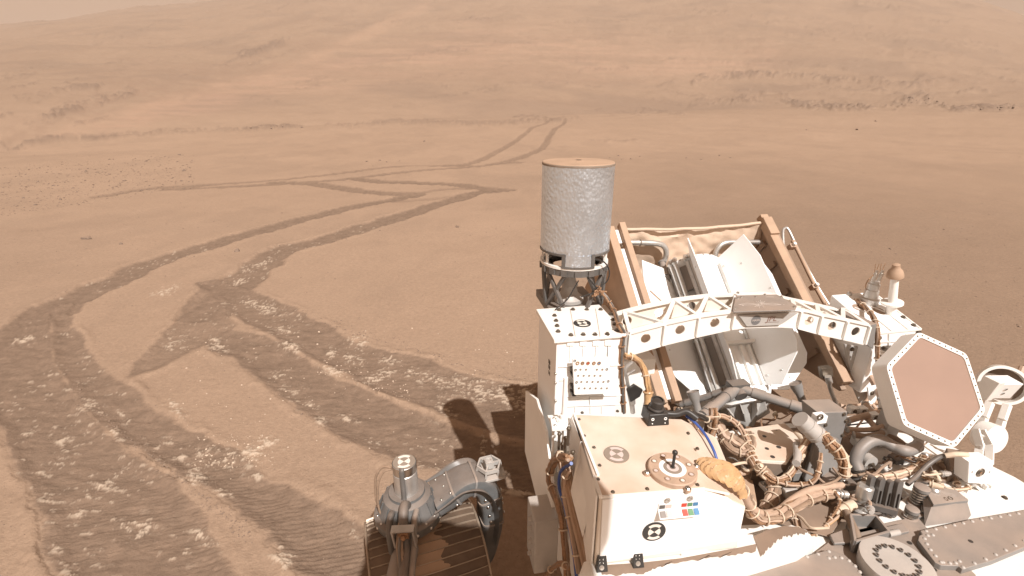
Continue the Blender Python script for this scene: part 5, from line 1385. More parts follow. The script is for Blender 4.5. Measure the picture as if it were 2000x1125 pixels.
# silver cylinder with cap
sc_ = az(1678, 996, DZ); b = MB(); b.lathe(sc_, Vector((.02, .05, 1)), [(.026, 0), (.026, .008), (.017, .012), (.0165, .045), (.0195, .048), (.0195, .078), (.016, .082)], 22)
RC = b.build('release_cylinder', M['alu'], ROVER)
b = MB(); b.box(sc_ + UV * .012 - VV * .004 + ZV * .006, UV * .022, VV * .012, ZV * .006); b.bolt(sc_ + UV * .022 - VV * .008 + ZV * .012, ZV, .006, .01); b.bolt(sc_ - UV * .004 - VV * .012 + ZV * .012, ZV, .005, .006); b.build('cylinder_foot', M['alu'], RC)
b = MB(); c0, c1 = az(1667, 985, 1.0), az(1638, 999, .99); b.cyl(c0, c1, .0135, n=14); b.torus(c0 + (c1 - c0) * .5, c1 - c0, .014, .003); b.cyl(c1, c1 + (c1 - c0) * .25, .010, .006, 12); b.build('connector_shell', M['tie'], RC)
b = MB(); c0, c1 = az(1655, 966, 1.01), az(1632, 964, 1.01); b.cyl(c0, c1, .010, n=14); b.torus(c0 + (c1 - c0) * .4, c1 - c0, .0112, .002); b.torus(c0 + (c1 - c0) * .7, c1 - c0, .0112, .002); b.cyl(c1, c1 + (c1 - c0) * .6, .0085, n=12, mi=1); b.build('connector_shell', [M['alu'], M['tantube']], RC)
b = MB(); b.box(az(1652, 945, 1.0), UV * .022, VV * .018, ZV * .010); b.torus(az(1651, 943, 1.011), ZV, .009, .0035, 16, 6, 1); b.build('sensor_block', [M['dgrey'], M['steel']], ROVER, bevel=.002)
# comb of four dark slotted fingers
def slot_plate(top_, bot_, hw, th, name):
    a, c = Vector(top_), Vector(bot_); ax = (a - c); Lh = ax.length; ax.normalize(); sd = UV - ax * UV.dot(ax); sd.normalize(); nrm = ax.cross(sd).normalized()
    def ring(r_, l0, l1, n=8):
        return [c + ax * l1 + (sd * math.cos(t) + ax * math.sin(t)) * r_ for t in [math.pi * i / n for i in range(n + 1)]] + [c + ax * l0 + (sd * math.cos(t) + ax * math.sin(t)) * r_ for t in [math.pi + math.pi * i / n for i in range(n + 1)]]
    o0 = ring(hw, hw, Lh - hw); i0 = ring(hw * .42, hw * 1.0, Lh * .62)
    b = MB(); b.loft([o0, i0, [p + nrm * th for p in i0], [p + nrm * th for p in o0], o0], cap=False)
    return b, nrm
CB = None
for (x0, y0), (x1, y1) in (((1708, 931), (1693, 999)), ((1726, 935), (1711, 1004)), ((1744, 940), (1729, 1008)), ((1761, 940), (1746, 1012))):
    lo_ = az(x1, y1, DZ + .006); hi_ = ad(x0, y0, lo_.dot(VV) + .012)
    b, nr_ = slot_plate(hi_, lo_, .0085, .012, 'finger')
    if CB is None: CB = b.build('slotted_comb', M['dgrey'], ROVER, bevel=.001)
    else: b.build('slotted_finger', M['dgrey'], CB, bevel=.001)
b = MB(); b.bar(az(1690, 985, 1.0), az(1750, 1000, 1.0), .012, .016); b.build('comb_bar', M['dgrey'], CB)
# spools and springs
for x, y, r_, h in ((1789, 985, .019, .05), (1776, 1012, .016, .022)):
    p = az(x, y, DZ + .003); b = MB(); b.lathe(p, ZV, [(r_ * 1.15, 0), (r_ * 1.15, .004), (r_ * .75, .006), (r_ * .75, h), (r_ * .98, h + .001), (r_ * .98, h + .010), (r_ * .8, h + .012), (.003, h + .0125)], 24)
    SP_ = b.build('spring_spool', M['grey'], ROVER); b = MB(); b.helix(p + ZV * .008, ZV, r_ * .86, .0022, 5 if h > .03 else 3, (h - .01) / (5 if h > .03 else 3), 16); b.build('spool_spring', M['steel'], SP_)
p = az(1815, 984, DZ + .003); b = MB(); b.lathe(p, ZV, [(.017, 0), (.017, .01), (.009, .012), (.009, .038), (.0125, .04), (.0125, .052), (.008, .056)], 18); b.build('guide_post', M['alu'], ROVER)
b = MB(); b.prism([az(1798, 986, DZ + .012), az(1828, 978, DZ + .012), az(1830, 994, DZ + .012), az(1800, 1003, DZ + .012)], ZV * .006); b.prism([az(1788, 1002, DZ + .004), az(1818, 1000, DZ + .004), az(1816, 1010, DZ + .004), az(1790, 1014, DZ + .004)], ZV * .006); b.build('spool_link', M['grey'], ROVER, kind='stuff')
b = MB(); tp_ = [(1800, 953), (1866, 961), (1890, 982), (1900, 991)]
b.loft([[az(1800, 950, 1.02), az(1806, 1028, .974), az(1820, 988, 1.01)], [az(1866, 961, 1.01), az(1888, 1017, .974), az(1866, 985, 1.0)], [az(1890, 982, .985), az(1897, 1006, .974), az(1892, 992, .98)]]); b.build('wedge_block', M['grey'], ROVER, bevel=.002)
b = MB(); b.prism([az(1800, 951, 1.015), az(1866, 961, 1.01), az(1890, 982, .99), az(1822, 990, 1.012)], (0, 0, .008)); b.torus(az(1856, 973, 1.021), ZV, .005, .0014, 14, 6, 1); b.build('wedge_top', [M['grey'], M['bolt']], ROVER, bevel=.001)
# open grey tray
z0, z1 = DZ, DZ + .045
tr_ = [(1662, 1004), (1711, 1006), (1737, 1037), (1671, 1056)]
TRAY = None
for i in range(4):
    p, q = az(*tr_[i], z1), az(*tr_[(i + 1) % 4], z1)
    b = MB(); b.bar(p - ZV * .022, q - ZV * .022, .006, .044)
    if TRAY is None:
        b2 = MB(); b2.prism([az(x, y, z1) + ZV * -.042 for x, y in tr_], ZV * .004); TRAY = b2.build('open_tray', M['grey'], ROVER)
    b.build('tray_wall', M['grey'], TRAY, bevel=.001)
b = MB(); b.prism([az(1619, 1048, DZ + .012), az(1652, 1036, DZ + .012), az(1660, 1048, DZ + .012), az(1760, 1026, DZ + .012), az(1775, 1042, DZ + .012), az(1690, 1062, DZ + .012), az(1628, 1066, DZ + .012)], ZV * .008); b.build('hinge_bar', M['grey'], ROVER, bevel=.002)
for x0, y0, x1, y1 in ((1665, 1062, 1700, 1055), (1735, 1043, 1755, 1039)):
    b = MB(); b.cyl(az(x0, y0, DZ + .024), az(x1, y1, DZ + .024), .0075, n=12); b.build('hinge_pin', M['lgrey'], ROVER)
b = MB(); b.tube([az(1653, 1000, 1.0), az(1662, 1020, 1.0), az(1672, 1042, 1.0), az(1675, 1058, .99)], .010, 10); b.build('dark_strap', M['floor'], ROVER)

# ------------------------------------------------------------------ amber cover and wiring
co = [az(1372, 905, ZT + .002), az(1395, 915, ZT), az(1420, 925, ZT - .005), az(1442, 948, ZT - .03), az(1452, 968, ZT - .06)]
b = MB(); P = spline(co, 8); F = frames(P); L = []
for k, (p, (t, a, c)) in enumerate(zip(P, F)):
    u = k / (len(P) - 1); r_ = .012 + .020 * math.sin(math.pi * min(1, u * 1.15 + .05)) ** .7 * (1 - .25 * u)
    L.append([p + UV * math.cos(2 * math.pi * i / 20) * r_ * .95 + (ZV * .8 + VV * .45) * math.sin(2 * math.pi * i / 20) * r_ * .75 + ZV * .0035 * math.sin(k * 1.7 + i * 1.1) for i in range(20)])
b.loft(L); b.build('amber_cover', M['kapton'], ROVER)
bundle('main_harness', [az(1446, 956, 1.15), az(1458, 975, 1.10), az(1466, 996, 1.06), az(1485, 1011, 1.04), az(1520, 1008, 1.035), az(1550, 990, 1.03), az(1585, 972, 1.015), az(1622, 964, 1.01)], .0165, 9, .0056, ['tantube', 'cable', 'tantube', 'copper'], tie=8, twist=1.5, seed=21)
b = MB(); b.tube([az(1452, 965, 1.14), az(1466, 990, 1.08), az(1490, 1003, 1.04), az(1520, 997, 1.03), az(1549, 975, 1.03), az(1580, 958, 1.03), az(1620, 950, 1.02), az(1645, 948, 1.01)], .0095, 10); b.build('tan_hose', M['tantube'], ROVER)
bundle('thick_harness', [az(1402, 830, 1.06), az(1415, 850, 1.04), az(1435, 862, 1.03), az(1458, 880, 1.02), az(1480, 912, 1.01), az(1504, 936, .99), az(1512, 958, .97), az(1504, 980, .96), az(1492, 998, .95)], .019, 7, .0085, ['cable', 'tantube', 'cable'], tie=8, twist=1.2, seed=22)
bundle('loop_harness', [az(1462, 845, 1.03), az(1470, 870, 1.03), az(1452, 884, 1.02), az(1428, 876, 1.02), az(1408, 850, 1.03), az(1400, 825, 1.05)], .013, 6, .0056, ['cable', 'brown'], tie=5, seed=23)
bundle('copper_column', [az(1392, 797, 1.13), az(1394, 820, 1.10), az(1390, 845, 1.06), az(1384, 880, 1.02), az(1388, 905, 1.0)], .0145, 9, .0045, ['copper', 'cable', 'copper'], tie=4, seed=24)
bundle('copper_branch', [az(1396, 812, 1.11), az(1418, 815, 1.10), az(1440, 828, 1.08), az(1455, 850, 1.05), az(1466, 872, 1.03)], .009, 8, .0033, ['copper', 'tantube'], tie=5, seed=25)
bundle('copper_branch', [az(1392, 815, 1.11), az(1372, 818, 1.13), az(1352, 812, 1.15), az(1335, 808, 1.17), az(1318, 798, 1.19)], .0075, 6, .0033, ['copper', 'tantube'], tie=4, seed=26)
bundle('braided_harness', [az(1466, 882, 1.03), az(1476, 902, 1.02), az(1488, 920, 1.01), az(1512, 938, 1.005), az(1538, 932, 1.005), az(1556, 908, 1.02), az(1562, 884, 1.05), az(1580, 855, 1.08)], .0105, 8, .0036, ['tantube', 'copper', 'tie'], tie=8, seed=27)
bundle('looped_wire', [az(1500, 934, 1.0), az(1535, 945, 1.0), az(1565, 946, 1.0), az(1590, 938, 1.02), az(1600, 914, 1.05), az(1604, 885, 1.08)], .0068, 5, .003, ['copper', 'tantube'], tie=6, seed=28)
bundle('motor_harness', [az(1606, 848, 1.12), az(1622, 865, 1.11), az(1642, 886, 1.09), az(1650, 910, 1.06), az(1650, 930, 1.03)], .015, 8, .0055, ['tie', 'copper', 'tantube'], tie=6, seed=29)
bundle('motor_harness', [az(1610, 862, 1.10), az(1625, 880, 1.08), az(1640, 900, 1.06), az(1648, 925, 1.03)], .009, 6, .004, ['copper', 'tie'], tie=4, seed=30)
bundle('sensor_lead', [az(1660, 985, 1.0), az(1645, 1000, .99), az(1628, 1016, .985), az(1610, 1030, .98)], .0055, 4, .0028, ['kapton', 'tantube'], tie=3, seed=31)
bundle('sensor_lead', [az(1610, 950, 1.01), az(1632, 962, 1.02), az(1640, 978, 1.01), az(1634, 995, 1.0), az(1612, 1024, .98), az(1596, 1042, .975), az(1572, 1044, .975), az(1548, 1030, .975)], .004, 3, .0022, ['copper', 'cable'], tie=5, seed=32)
bundle('plug_lead', [az(1538, 975, 1.02), az(1546, 985, 1.01), az(1550, 1000, 1.0), az(1553, 1020, .99), az(1560, 1040, .98)], .0065, 5, .003, ['copper', 'brown', 'tie'], tie=4, seed=33)
c = az(1541, 1004, 1.01); b = MB(); b.box(c, UV * .010 + ZV * .004, VV * .008, ZV * .012, 0); b.torus(c - VV * .0085 + ZV * .004, VV, .0045, .0013, 14, 6, 1); b.box(c - VV * .009 - ZV * .006 + UV * .003, UV * .0035, VV * .0008, ZV * .0012, 1); b.build('black_plug', [M['black'], M['white2']], ROVER, bevel=.001)
bundle('rear_harness', [az(1690, 940, 1.02), az(1722, 934, 1.02), az(1752, 928, 1.02), az(1780, 918, 1.02), az(1802, 905, 1.03), az(1806, 890, 1.05)], .0125, 9, .0042, ['copper', 'tantube', 'tie'], tie=7, seed=34)
b = MB(); b.tube([az(1772, 946, 1.02), az(1790, 930, 1.03), az(1812, 908, 1.05), az(1834, 893, 1.07), az(1848, 889, 1.08)], .0062, 10); BRD = b.build('black_conduit', M['dgrey'], ROVER)
b = MB(); b.tube([az(1846, 890, 1.08), az(1866, 887, 1.09), az(1890, 888, 1.09)], .0070, 10); b.build('conduit_sleeve', M['tie'], BRD)
bundle('edge_harness', [az(1800, 930, .985), az(1830, 942, .985), az(1850, 955, .985), az(1880, 956, .985), az(1895, 950, .99)], .006, 5, .003, ['tie', 'copper'], tie=4, seed=35)
bundle('edge_harness', [az(1828, 893, 1.0), az(1842, 912, .99), az(1860, 930, .985), az(1872, 950, .98)], .008, 4, .0045, ['brown', 'cable'], tie=3, seed=36)
b = MB(); b.tube([az(1340, 812, ZT - .004), az(1358, 826, ZT - .01), az(1378, 850, ZT - .02), az(1394, 880, ZT - .03), az(1402, 905, ZT - .05)], .0036, 8); b.build('blue_wire', M['blue'], ROVER)
bundle('box_edge_wire', [az(1345, 818, ZT - .01), az(1362, 838, ZT - .03), az(1376, 862, ZT - .05), az(1386, 895, ZT - .07)], .0062, 5, .0026, ['copper', 'tie'], tie=4, seed=38)
bundle('camera_lead', [az(1322, 800, 1.20), az(1340, 806, 1.19), az(1366, 812, 1.16), az(1385, 822, 1.12)], .009, 4, .005, ['dgrey', 'black'], tie=3, seed=39)
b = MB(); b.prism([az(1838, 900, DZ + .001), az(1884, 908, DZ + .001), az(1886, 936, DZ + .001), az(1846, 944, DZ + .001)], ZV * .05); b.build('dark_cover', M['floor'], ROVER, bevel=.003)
b = MB(); b.prism([az(1790, 905, DZ + .001), az(1838, 900, DZ + .001), az(1850, 944, DZ + .001), az(1806, 948, DZ + .001)], ZV * .012); b.build('shade_sheet', M['floor'], ROVER, bevel=.002)  # dark sheet added over the white deck to stand in for shade
# loose thin wires, small connectors and clips all over the equipment bay
rw = random.Random(91)
for k in range(34):
    x0, y0 = rw.uniform(1395, 1690), rw.uniform(835, 1000)
    if k % 3 == 0: x0, y0 = rw.uniform(1690, 1790), rw.uniform(880, 930)
    an = rw.uniform(-.9, .5) if k % 3 == 0 else rw.uniform(-.9, .9); Lx = rw.uniform(40, 70 if k % 3 == 0 else 120); zz = rw.uniform(.94, 1.03)
    pts = [az(x0 + Lx * t * math.cos(an) + rw.uniform(-9, 9), y0 + Lx * t * math.sin(an) + rw.uniform(-9, 9), zz + .02 * math.sin(3 * t + k)) for t in (0, .25, .5, .75, 1)]
    b = MB(); b.tube(pts, rw.uniform(.0017, .0042), 7); w_ = b.build('thin_wire', M[rw.choice(['copper', 'tantube', 'cable', 'brown', 'tie', 'dgrey'])], ROVER)
    if k % 2 == 0:
        t_ = (pts[-1] - pts[-2]).normalized(); b = MB(); b.cyl(pts[-1], pts[-1] + t_ * .022, .0075, n=12); b.torus(pts[-1] + t_ * .006, t_, .0078, .0018, 12, 5); b.cyl(pts[-1] + t_ * .022, pts[-1] + t_ * .03, .0055, n=10); b.build('small_connector', M[rw.choice(['alu', 'lgrey', 'tantube', 'tie'])], w_)
for k in range(26):
    x0, y0 = rw.uniform(1400, 1660), rw.uniform(850, 995)
    if k % 3 == 0: x0, y0 = rw.uniform(1680, 1870), rw.uniform(885, 935)
    c = az(x0, y0, rw.uniform(.93, .985)); a_ = rw.uniform(0, 3.1); e1_ = Vector((math.cos(a_), math.sin(a_), 0)); e2_ = Vector((-e1_.y, e1_.x, 0)); sx_, sy_, sz_ = rw.uniform(.006, .018), rw.uniform(.005, .012), rw.uniform(.004, .010)
    b = MB(); b.box(c, e1_ * sx_, e2_ * sy_, ZV * sz_); b.bolt(c + ZV * sz_ + e1_ * sx_ * .5, ZV, .0032, .004, 1); b.bolt(c + ZV * sz_ - e1_ * sx_ * .5, ZV, .0032, .004, 1); b.build('cable_clip', [M[rw.choice(['grey', 'lgrey', 'barrel', 'dgrey', 'alu'])], M['steel']], ROVER, bevel=.001)
# hose stubs and elbows around the plate
for k, (pts, z, r_, m_) in enumerate((([(1440, 925), (1458, 922), (1470, 915)], .98, .008, 'tantube'), ([(1545, 820), (1560, 828), (1572, 842), (1578, 858)], 1.04, .010, 'brown'), ([(1555, 845), (1567, 860), (1570, 880), (1562, 898)], 1.03, .009, 'tie'), ([(1556, 868), (1558, 890), (1555, 905)], 1.05, .011, 'lgrey'))):
    b = MB(); b.tube([az(x, y, z) for x, y in pts], r_, 10); b.build('hose_stub', M[m_], ROVER)
b = MB(); b.prism([az(1552, 874, 1.05), az(1562, 872, 1.05), az(1566, 900, 1.05), az(1556, 906, 1.05), az(1549, 890, 1.05)], ZV * .004); b.build('oval_tag', M['lgrey'], ROVER, bevel=.001)
b = MB(); b.box(az(1540, 958, .97), UV * .020, VV * .016, ZV * .012 + VV * .006); b.build('small_box', M['lgrey'], ROVER, bevel=.002)
b = MB(); b.box(az(1556, 925, .96), UV * .022, VV * .014, ZV * .015); b.build('small_box', M['grey'], ROVER, bevel=.002)
b = MB(); b.prism([az(1588, 962, .95), az(1628, 900, .98), az(1640, 925, .98), az(1632, 945, .97)], ZV * .01); b.build('flat_bracket', M['grey'], ROVER, bevel=.002)
b = MB(); b.prism([az(1395, 905, .95), az(1445, 888, .95), az(1470, 940, .95), az(1478, 985, .95), az(1462, 1000, .95), az(1425, 945, .95)], ZV * .006); b.build('floor_cover', M['barrel'], ROVER, bevel=.002)
b = MB(); b.prism([az(1500, 1018, DZ + .008), az(1600, 985, DZ + .008), az(1650, 1005, DZ + .008), az(1620, 1050, DZ + .008), az(1560, 1035, DZ + .008)], ZV * .003); b.build('brown_cover', M['floor'], ROVER, bevel=.001)
# tangle of tan pipes behind the motor
rnp = random.Random(5)
for k, (pts, r_, m_) in enumerate(([[(1655, 822), (1690, 812), (1720, 806), (1745, 804)], .010, 'tantube'], [[(1655, 838), (1690, 840), (1715, 836), (1735, 826)], .008, 'tantube'], [[(1668, 850), (1700, 852), (1725, 845)], .009, 'brown'], [[(1660, 795), (1680, 808), (1700, 824), (1712, 840)], .0085, 'tantube'], [[(1690, 790), (1705, 806), (1722, 820), (1740, 836)], .009, 'tantube'],
    [[(1720, 780), (1726, 800), (1736, 815), (1752, 822)], .008, 'lgrey'], [[(1700, 735), (1718, 770), (1724, 800)], .011, 'tantube'], [[(1650, 806), (1672, 800), (1692, 792)], .0065, 'lgrey'], [[(1730, 850), (1752, 858), (1770, 872)], .008, 'brown'], [[(1745, 838), (1770, 842), (1790, 852)], .009, 'tantube'], [[(1740, 868), (1765, 892), (1790, 905)], .007, 'copper'])):
    b = MB(); b.tube([az(x, y, 1.06 - .004 * k) for x, y in pts], r_, 9); o = b.build('coolant_pipe', M[m_], ROVER)
    for q in (0, -1):
        c = az(*pts[q], 1.06 - .004 * k); b = MB(); b.torus(c, az(*pts[1], 1.06) - c, r_, .0035, 12, 6); b.build('pipe_collar', M['lgrey'], o)
for x, y in ((1683, 800), (1706, 812), (1665, 800), (1728, 790)):
    b = MB(); c = az(x, y, 1.06); b.box(c, UV * .014, VV * .010, ZV * .010); b.bolt(c - VV * .01, -VV, .005, .006, 1); b.build('pipe_block', [M['white'], M['bolt']], ROVER, bevel=.002)
b = MB(); b.prism([ad(1695, 757, 1.25), ad(1716, 752, 1.25), ad(1717, 772, 1.25), ad(1708, 788, 1.25), ad(1698, 782, 1.25)], VV * .006); b.bolt(ad(1703, 768, 1.25), -VV, .006, .006, 1); b.build('white_bracket', [M['clean'], M['bolt']], ROVER, bevel=.001)
b = MB(); b.prism([ad(1605, 720, 1.30), ad(1626, 718, 1.30), ad(1628, 735, 1.30), ad(1608, 740, 1.30)], VV * .02); b.build('valve_block', M['bolt'], ROVER, bevel=.001)
b = MB(); b.tube([ad(1618, 736, 1.29), ad(1622, 760, 1.28), ad(1632, 785, 1.26), ad(1638, 800, 1.25)], .0075, 10); b.cyl(ad(1617, 735, 1.29), ad(1620, 748, 1.285), .011, n=12); b.build('valve_line', M['alu'], ROVER)

# ------------------------------------------------------------------ rear wheel with its steering drive and bent arm
WC = Vector((-.335, 1.395, .262)); wa = Vector((.940, .341, 0)).normalized(); wf = Vector((-wa.y, wa.x, 0))
b = MB(); HWD = .205
b.lathe(WC - wa * HWD, wa, [(.248, 0), (.256, .02), (.2605, .12), (.2615, HWD), (.2605, 2 * HWD - .12), (.256, 2 * HWD - .02), (.248, 2 * HWD), (.240, 2 * HWD), (.250, 2 * HWD - .02), (.254, HWD), (.250, .02), (.240, 0)], 72, cap=False)
WH = b.build('wheel', M['wheel'], ROVER)
b = MB(); b.lathe(WC - wa * .03, wa, [(.075, -.08), (.08, -.075), (.085, .0), (.085, .11), (.05, .14)], 30); b.build('hub', M['grey'], WH)
for k in range(6):
    an = 2 * math.pi * k / 6 + .3; d_ = wf * math.cos(an) + ZV * math.sin(an); tq = wa.cross(d_)
    pts = [WC - wa * .07 + d_ * .08, WC - wa * .12 + d_ * .14 + tq * .02, WC - wa * .15 + d_ * .20 + tq * .05, WC - wa * .10 + d_ * .248 + tq * .05]
    P = spline(pts, 6); F = [((P[min(i + 1, len(P) - 1)] - P[max(i - 1, 0)]).normalized()) for i in range(len(P))]
    b = MB(); b.loft([[p + tq * .016 + f.cross(tq) * .003, p - tq * .016 + f.cross(tq) * .003, p - tq * .016 - f.cross(tq) * .003, p + tq * .016 - f.cross(tq) * .003] for p, f in zip(P, F)]); b.build('spoke', M['wheel2'], WH)
g0 = None
for k in range(48):
    an = 2 * math.pi * k / 48; b = MB(); L = []
    for j in range(9):
        s_ = -HWD + .006 + (2 * HWD - .012) * j / 8; cv = .018 * math.sin(math.pi * 1.0 * j / 8) ; a2 = an + cv
        d_ = wf * math.cos(a2) + ZV * math.sin(a2); t_ = wf * -math.sin(a2) + ZV * math.cos(a2); rr = np.interp(abs(s_), [0, .085, .19, .205], [.2612, .2602, .2555, .249])
        p = WC + wa * s_ + d_ * (rr - .001); L.append([p - t_ * .0022, p + t_ * .0022, p + t_ * .0013 + d_ * .0072, p - t_ * .0013 + d_ * .0072])
    b.loft(L); b.build('cleat', M['wheel2'], WH)
for sgn in (-1, 1):
    b = MB(); b.torus(WC + wa * sgn * HWD, wa, .2475, .0045, 72, 7); b.build('rim_ring', M['wheel2'], WH)
# dust lying on the middle of the tread
b = MB(); L = []; rq = random.Random(3)
for k in range(60):
    an = R(52 + 76 * k / 59); d_ = wf * math.cos(an) + ZV * math.sin(an)
    e0, e1 = -.06 + .018 * math.sin(k * .55) + rq.uniform(-.008, .008), .055 + .016 * math.sin(k * .43 + 1) + rq.uniform(-.008, .008)
    L.append([WC + wa * (e0 + (e1 - e0) * j / 3) + d_ * .2622 for j in range(4)])
b.loft(L, cap=False, closed=False); b.build('tread_dust', M['barrel'], WH)
# steering drive
SA = Vector((-.385, 1.405, 0))
def sp(z, r_=0): return Vector((SA.x, SA.y, z))
b = MB(); b.lathe(sp(.56), ZV, [(.105, 0), (.120, .004), (.124, .012), (.124, .040), (.117, .046), (.108, .050), (.085, .105), (.066, .115), (.064, .125)], 44)
ST = b.build('steering_drive', M['drive'], ROVER)
b = MB(); b.lathe(sp(.685), ZV, [(.043, 0), (.043, .085), (.0405, .087), (.0405, .112), (.0415, .113), (.0415, .122), (.039, .124)], 32); b.build('drive_motor', M['alu'], ST)
b = MB(); b.lathe(sp(.775), ZV, [(.0425, 0), (.0428, .012), (.0428, .034)], 32, cap=False); b.build('polished_band', M['steel'], ST)
o = marker(sp(.8095), ZV, VV, .040, 'marker2', 'white2')
for ring, zz, n_, rr in ((0, .606, 16, .112), (1, .680, 12, .060)):
    b = MB()
    for k in range(n_):
        an = 2 * math.pi * k / n_; b.rivet(sp(zz) + Vector((math.cos(an), math.sin(an), 0)) * rr, ZV, .006 if ring == 0 else .0045)
    b.build('drive_bolt', M['steel'], ST, kind='stuff')
for k in range(14):
    an = 2 * math.pi * k / 14; d_ = Vector((math.cos(an), math.sin(an), 0)); b = MB(); b.bar(sp(.612) + d_ * .106, sp(.662) + d_ * .086, .008, .010, up=d_); b.build('cone_rib', M['drive'], ST)
b = MB()
for k in range(14):
    an = 2 * math.pi * (k + .5) / 14; d_ = Vector((math.cos(an), math.sin(an), 0)); b.rivet(sp(.582) + d_ * .123, d_, .0065)
b.build('skirt_rivet', M['steel'], ST, kind='stuff')
b = MB(); b.tube([sp(.80) + Vector((-.01, -.02, 0)) + Vector((-.03, 0, 0)), sp(.80) + Vector((-.075, -.01, -.005)), sp(.76) + Vector((-.10, -.02, 0)), sp(.68) + Vector((-.105, -.03, 0)), sp(.61) + Vector((-.095, -.035, 0))], .0045, 8); b.tube([sp(.795) + Vector((-.04, -.02, 0)), sp(.785) + Vector((-.07, -.025, 0)), sp(.74) + Vector((-.09, -.035, 0)), sp(.66) + Vector((-.095, -.045, 0)), sp(.60) + Vector((-.085, -.05, 0))], .004, 8); b.build('drive_lead', M['cable'], ST)
b = MB(); L = [[sp(.815) + Vector((-.008, -.040, 0)), sp(.815) + Vector((.008, -.040, 0))], [sp(.80) + Vector((-.009, -.046, 0)), sp(.80) + Vector((.009, -.046, 0))], [sp(.69) + Vector((-.009, -.046, 0)), sp(.69) + Vector((.009, -.046, 0))], [sp(.66) + Vector((-.009, -.075, 0)), sp(.66) + Vector((.009, -.075, 0))], [sp(.61) + Vector((-.010, -.105, 0)), sp(.61) + Vector((.010, -.105, 0))]]
b.loft(L, cap=False, closed=False); ob = b.build('flat_cable', M['dgrey'], ST); md = ob.modifiers.new('solid', 'SOLIDIFY'); md.thickness = .003
# fork tubes and wiring in front of the drive, running forward to the rocker
fk = Vector((.06, -.998, 0))
for pts, r_, m_, nm in (([sp(.66) + Vector((-.035, -.085, 0)), sp(.665) + Vector((-.035, -.115, 0)), sp(.62) + Vector((-.035, -.14, 0)), sp(.55) + Vector((-.03, -.15, 0))], .012, 'dgrey', 'fork_hose'), ([sp(.67) + Vector((.012, -.06, 0)), sp(.70) + Vector((.012, -.10, 0)), sp(.66) + Vector((.02, -.16, 0)), sp(.60) + Vector((.03, -.20, 0)), sp(.58) + Vector((.05, -.40, 0))], .017, 'dgrey', 'fork_hose'), ([sp(.66) + Vector((.048, -.075, 0)), sp(.66) + Vector((.05, -.13, 0)), sp(.60) + Vector((.055, -.19, 0)), sp(.57) + Vector((.08, -.45, 0))], .011, 'grey', 'fork_hose')):
    b = MB(); b.tube(pts, r_, 14); b.build(nm, M[m_], ST)
b = MB(); c = sp(.63) + Vector((.028, -.185, .03)); ex_, ez_ = Vector((1, .05, 0)), Vector((0, -.25, .97)); ny = Vector((0, -.97, -.25))
for dx, dz, hx, hz in ((-.034, 0, .003, .05), (.034, 0, .003, .05), (0, .048, .036, .003)): b.box(c + ex_ * dx + ez_ * dz, ex_ * hx, ny * .012, ez_ * hz)
b.build('cable_frame', M['alu'], ST)
b = MB(); b.box(c + ez_ * .012 - ny * .004, ex_ * .016, ny * .010, ez_ * .016); b.torus(c + ez_ * .034, ny, .013, .0035, 14, 6); b.ball(c + ez_ * .012 + ny * .01, .010, 10); b.build('frame_fitting', M['copper'], ST)
b = MB(); b.cyl(sp(.695) + Vector((.010, -.085, 0)), sp(.672) + Vector((.011, -.092, 0)), .011, n=14); b.build('white_ferrule', M['clean'], ST)
bundle('leg_harness', [sp(.69) + Vector((.012, -.10, 0)), sp(.66) + Vector((.012, -.185, 0)), sp(.60) + Vector((.02, -.23, 0)), sp(.58) + Vector((.05, -.32, 0)), sp(.57) + Vector((.06, -.46, 0))], .013, 6, .005, ['tantube', 'cable', 'dgrey'], ST, tie=0, seed=41)
b = MB(); b.tube([sp(.535) + Vector((.01, -.12, 0)), sp(.54) + Vector((.02, -.30, 0)), sp(.60) + Vector((.08, -.60, 0)), rv(.20, .40, .72)], .045, 18); b.tube([rv(.20, .40, .72), rv(.26, .36, .74), rv(.40, .36, .74)], .06, 16); LEG = b.build('suspension_arm', M['grey'], ROVER)
# bent arm from the drive over to the hub
def ringsec(c, t, wd, hh):
    t = Vector(t).normalized(); sd_ = Vector((wf.x, wf.y, 0)); sd_ = (sd_ - t * sd_.dot(t)).normalized(); up_ = t.cross(sd_)
    out = []
    for i in range(16):
        a_ = 2 * math.pi * (i + .5) / 16; ca, sa = math.cos(a_), math.sin(a_)
        f_ = lambda v: math.copysign(abs(v) ** .34, v)
        out.append(Vector(c) + sd_ * f_(ca) * wd + up_ * f_(sa) * hh)
    return out
o0 = sp(0)
path = [(o0 + wa * .10 + ZV * .612, .075, .030), (o0 + wa * .16 + ZV * .635, .068, .034), (o0 + wa * .22 + ZV * .66, .062, .036), (o0 + wa * .275 + ZV * .645, .060, .040), (o0 + wa * .305 + ZV * .58, .060, .044), (o0 + wa * .315 + ZV * .48, .058, .042), (o0 + wa * .305 + ZV * .38, .056, .040), (o0 + wa * .27 + ZV * .28, .06, .040), (o0 + wa * .20 + ZV * .25, .07, .045)]
b = MB(); PP = spline([p for p, _, _ in path], 5); F = frames(PP); L = []
for i, p in enumerate(PP):
    u = i / 5; wd = np.interp(u, range(len(path)), [q[1] for q in path]); hh = np.interp(u, range(len(path)), [q[2] for q in path]); L.append(ringsec(p, F[i][0], wd, hh))
b.loft(L); ARM = b.build('bent_arm', M['drive'], ROVER)
b = MB()
for u_, v_ in ((.115, -.055), (.115, .055), (.15, -.05), (.15, .05), (.135, 0.0)): b.rivet(o0 + wa * u_ + wf * v_ + ZV * (.648 + (u_ - .11) * .45), ZV, .006)
for z_, v_ in ((.60, -.03), (.57, -.045), (.53, -.03), (.50, -.045), (.60, .02), (.53, .02)): b.rivet(o0 + wa * (.352 if z_ > .55 else .359) + wf * v_ + ZV * z_, wa, .006)
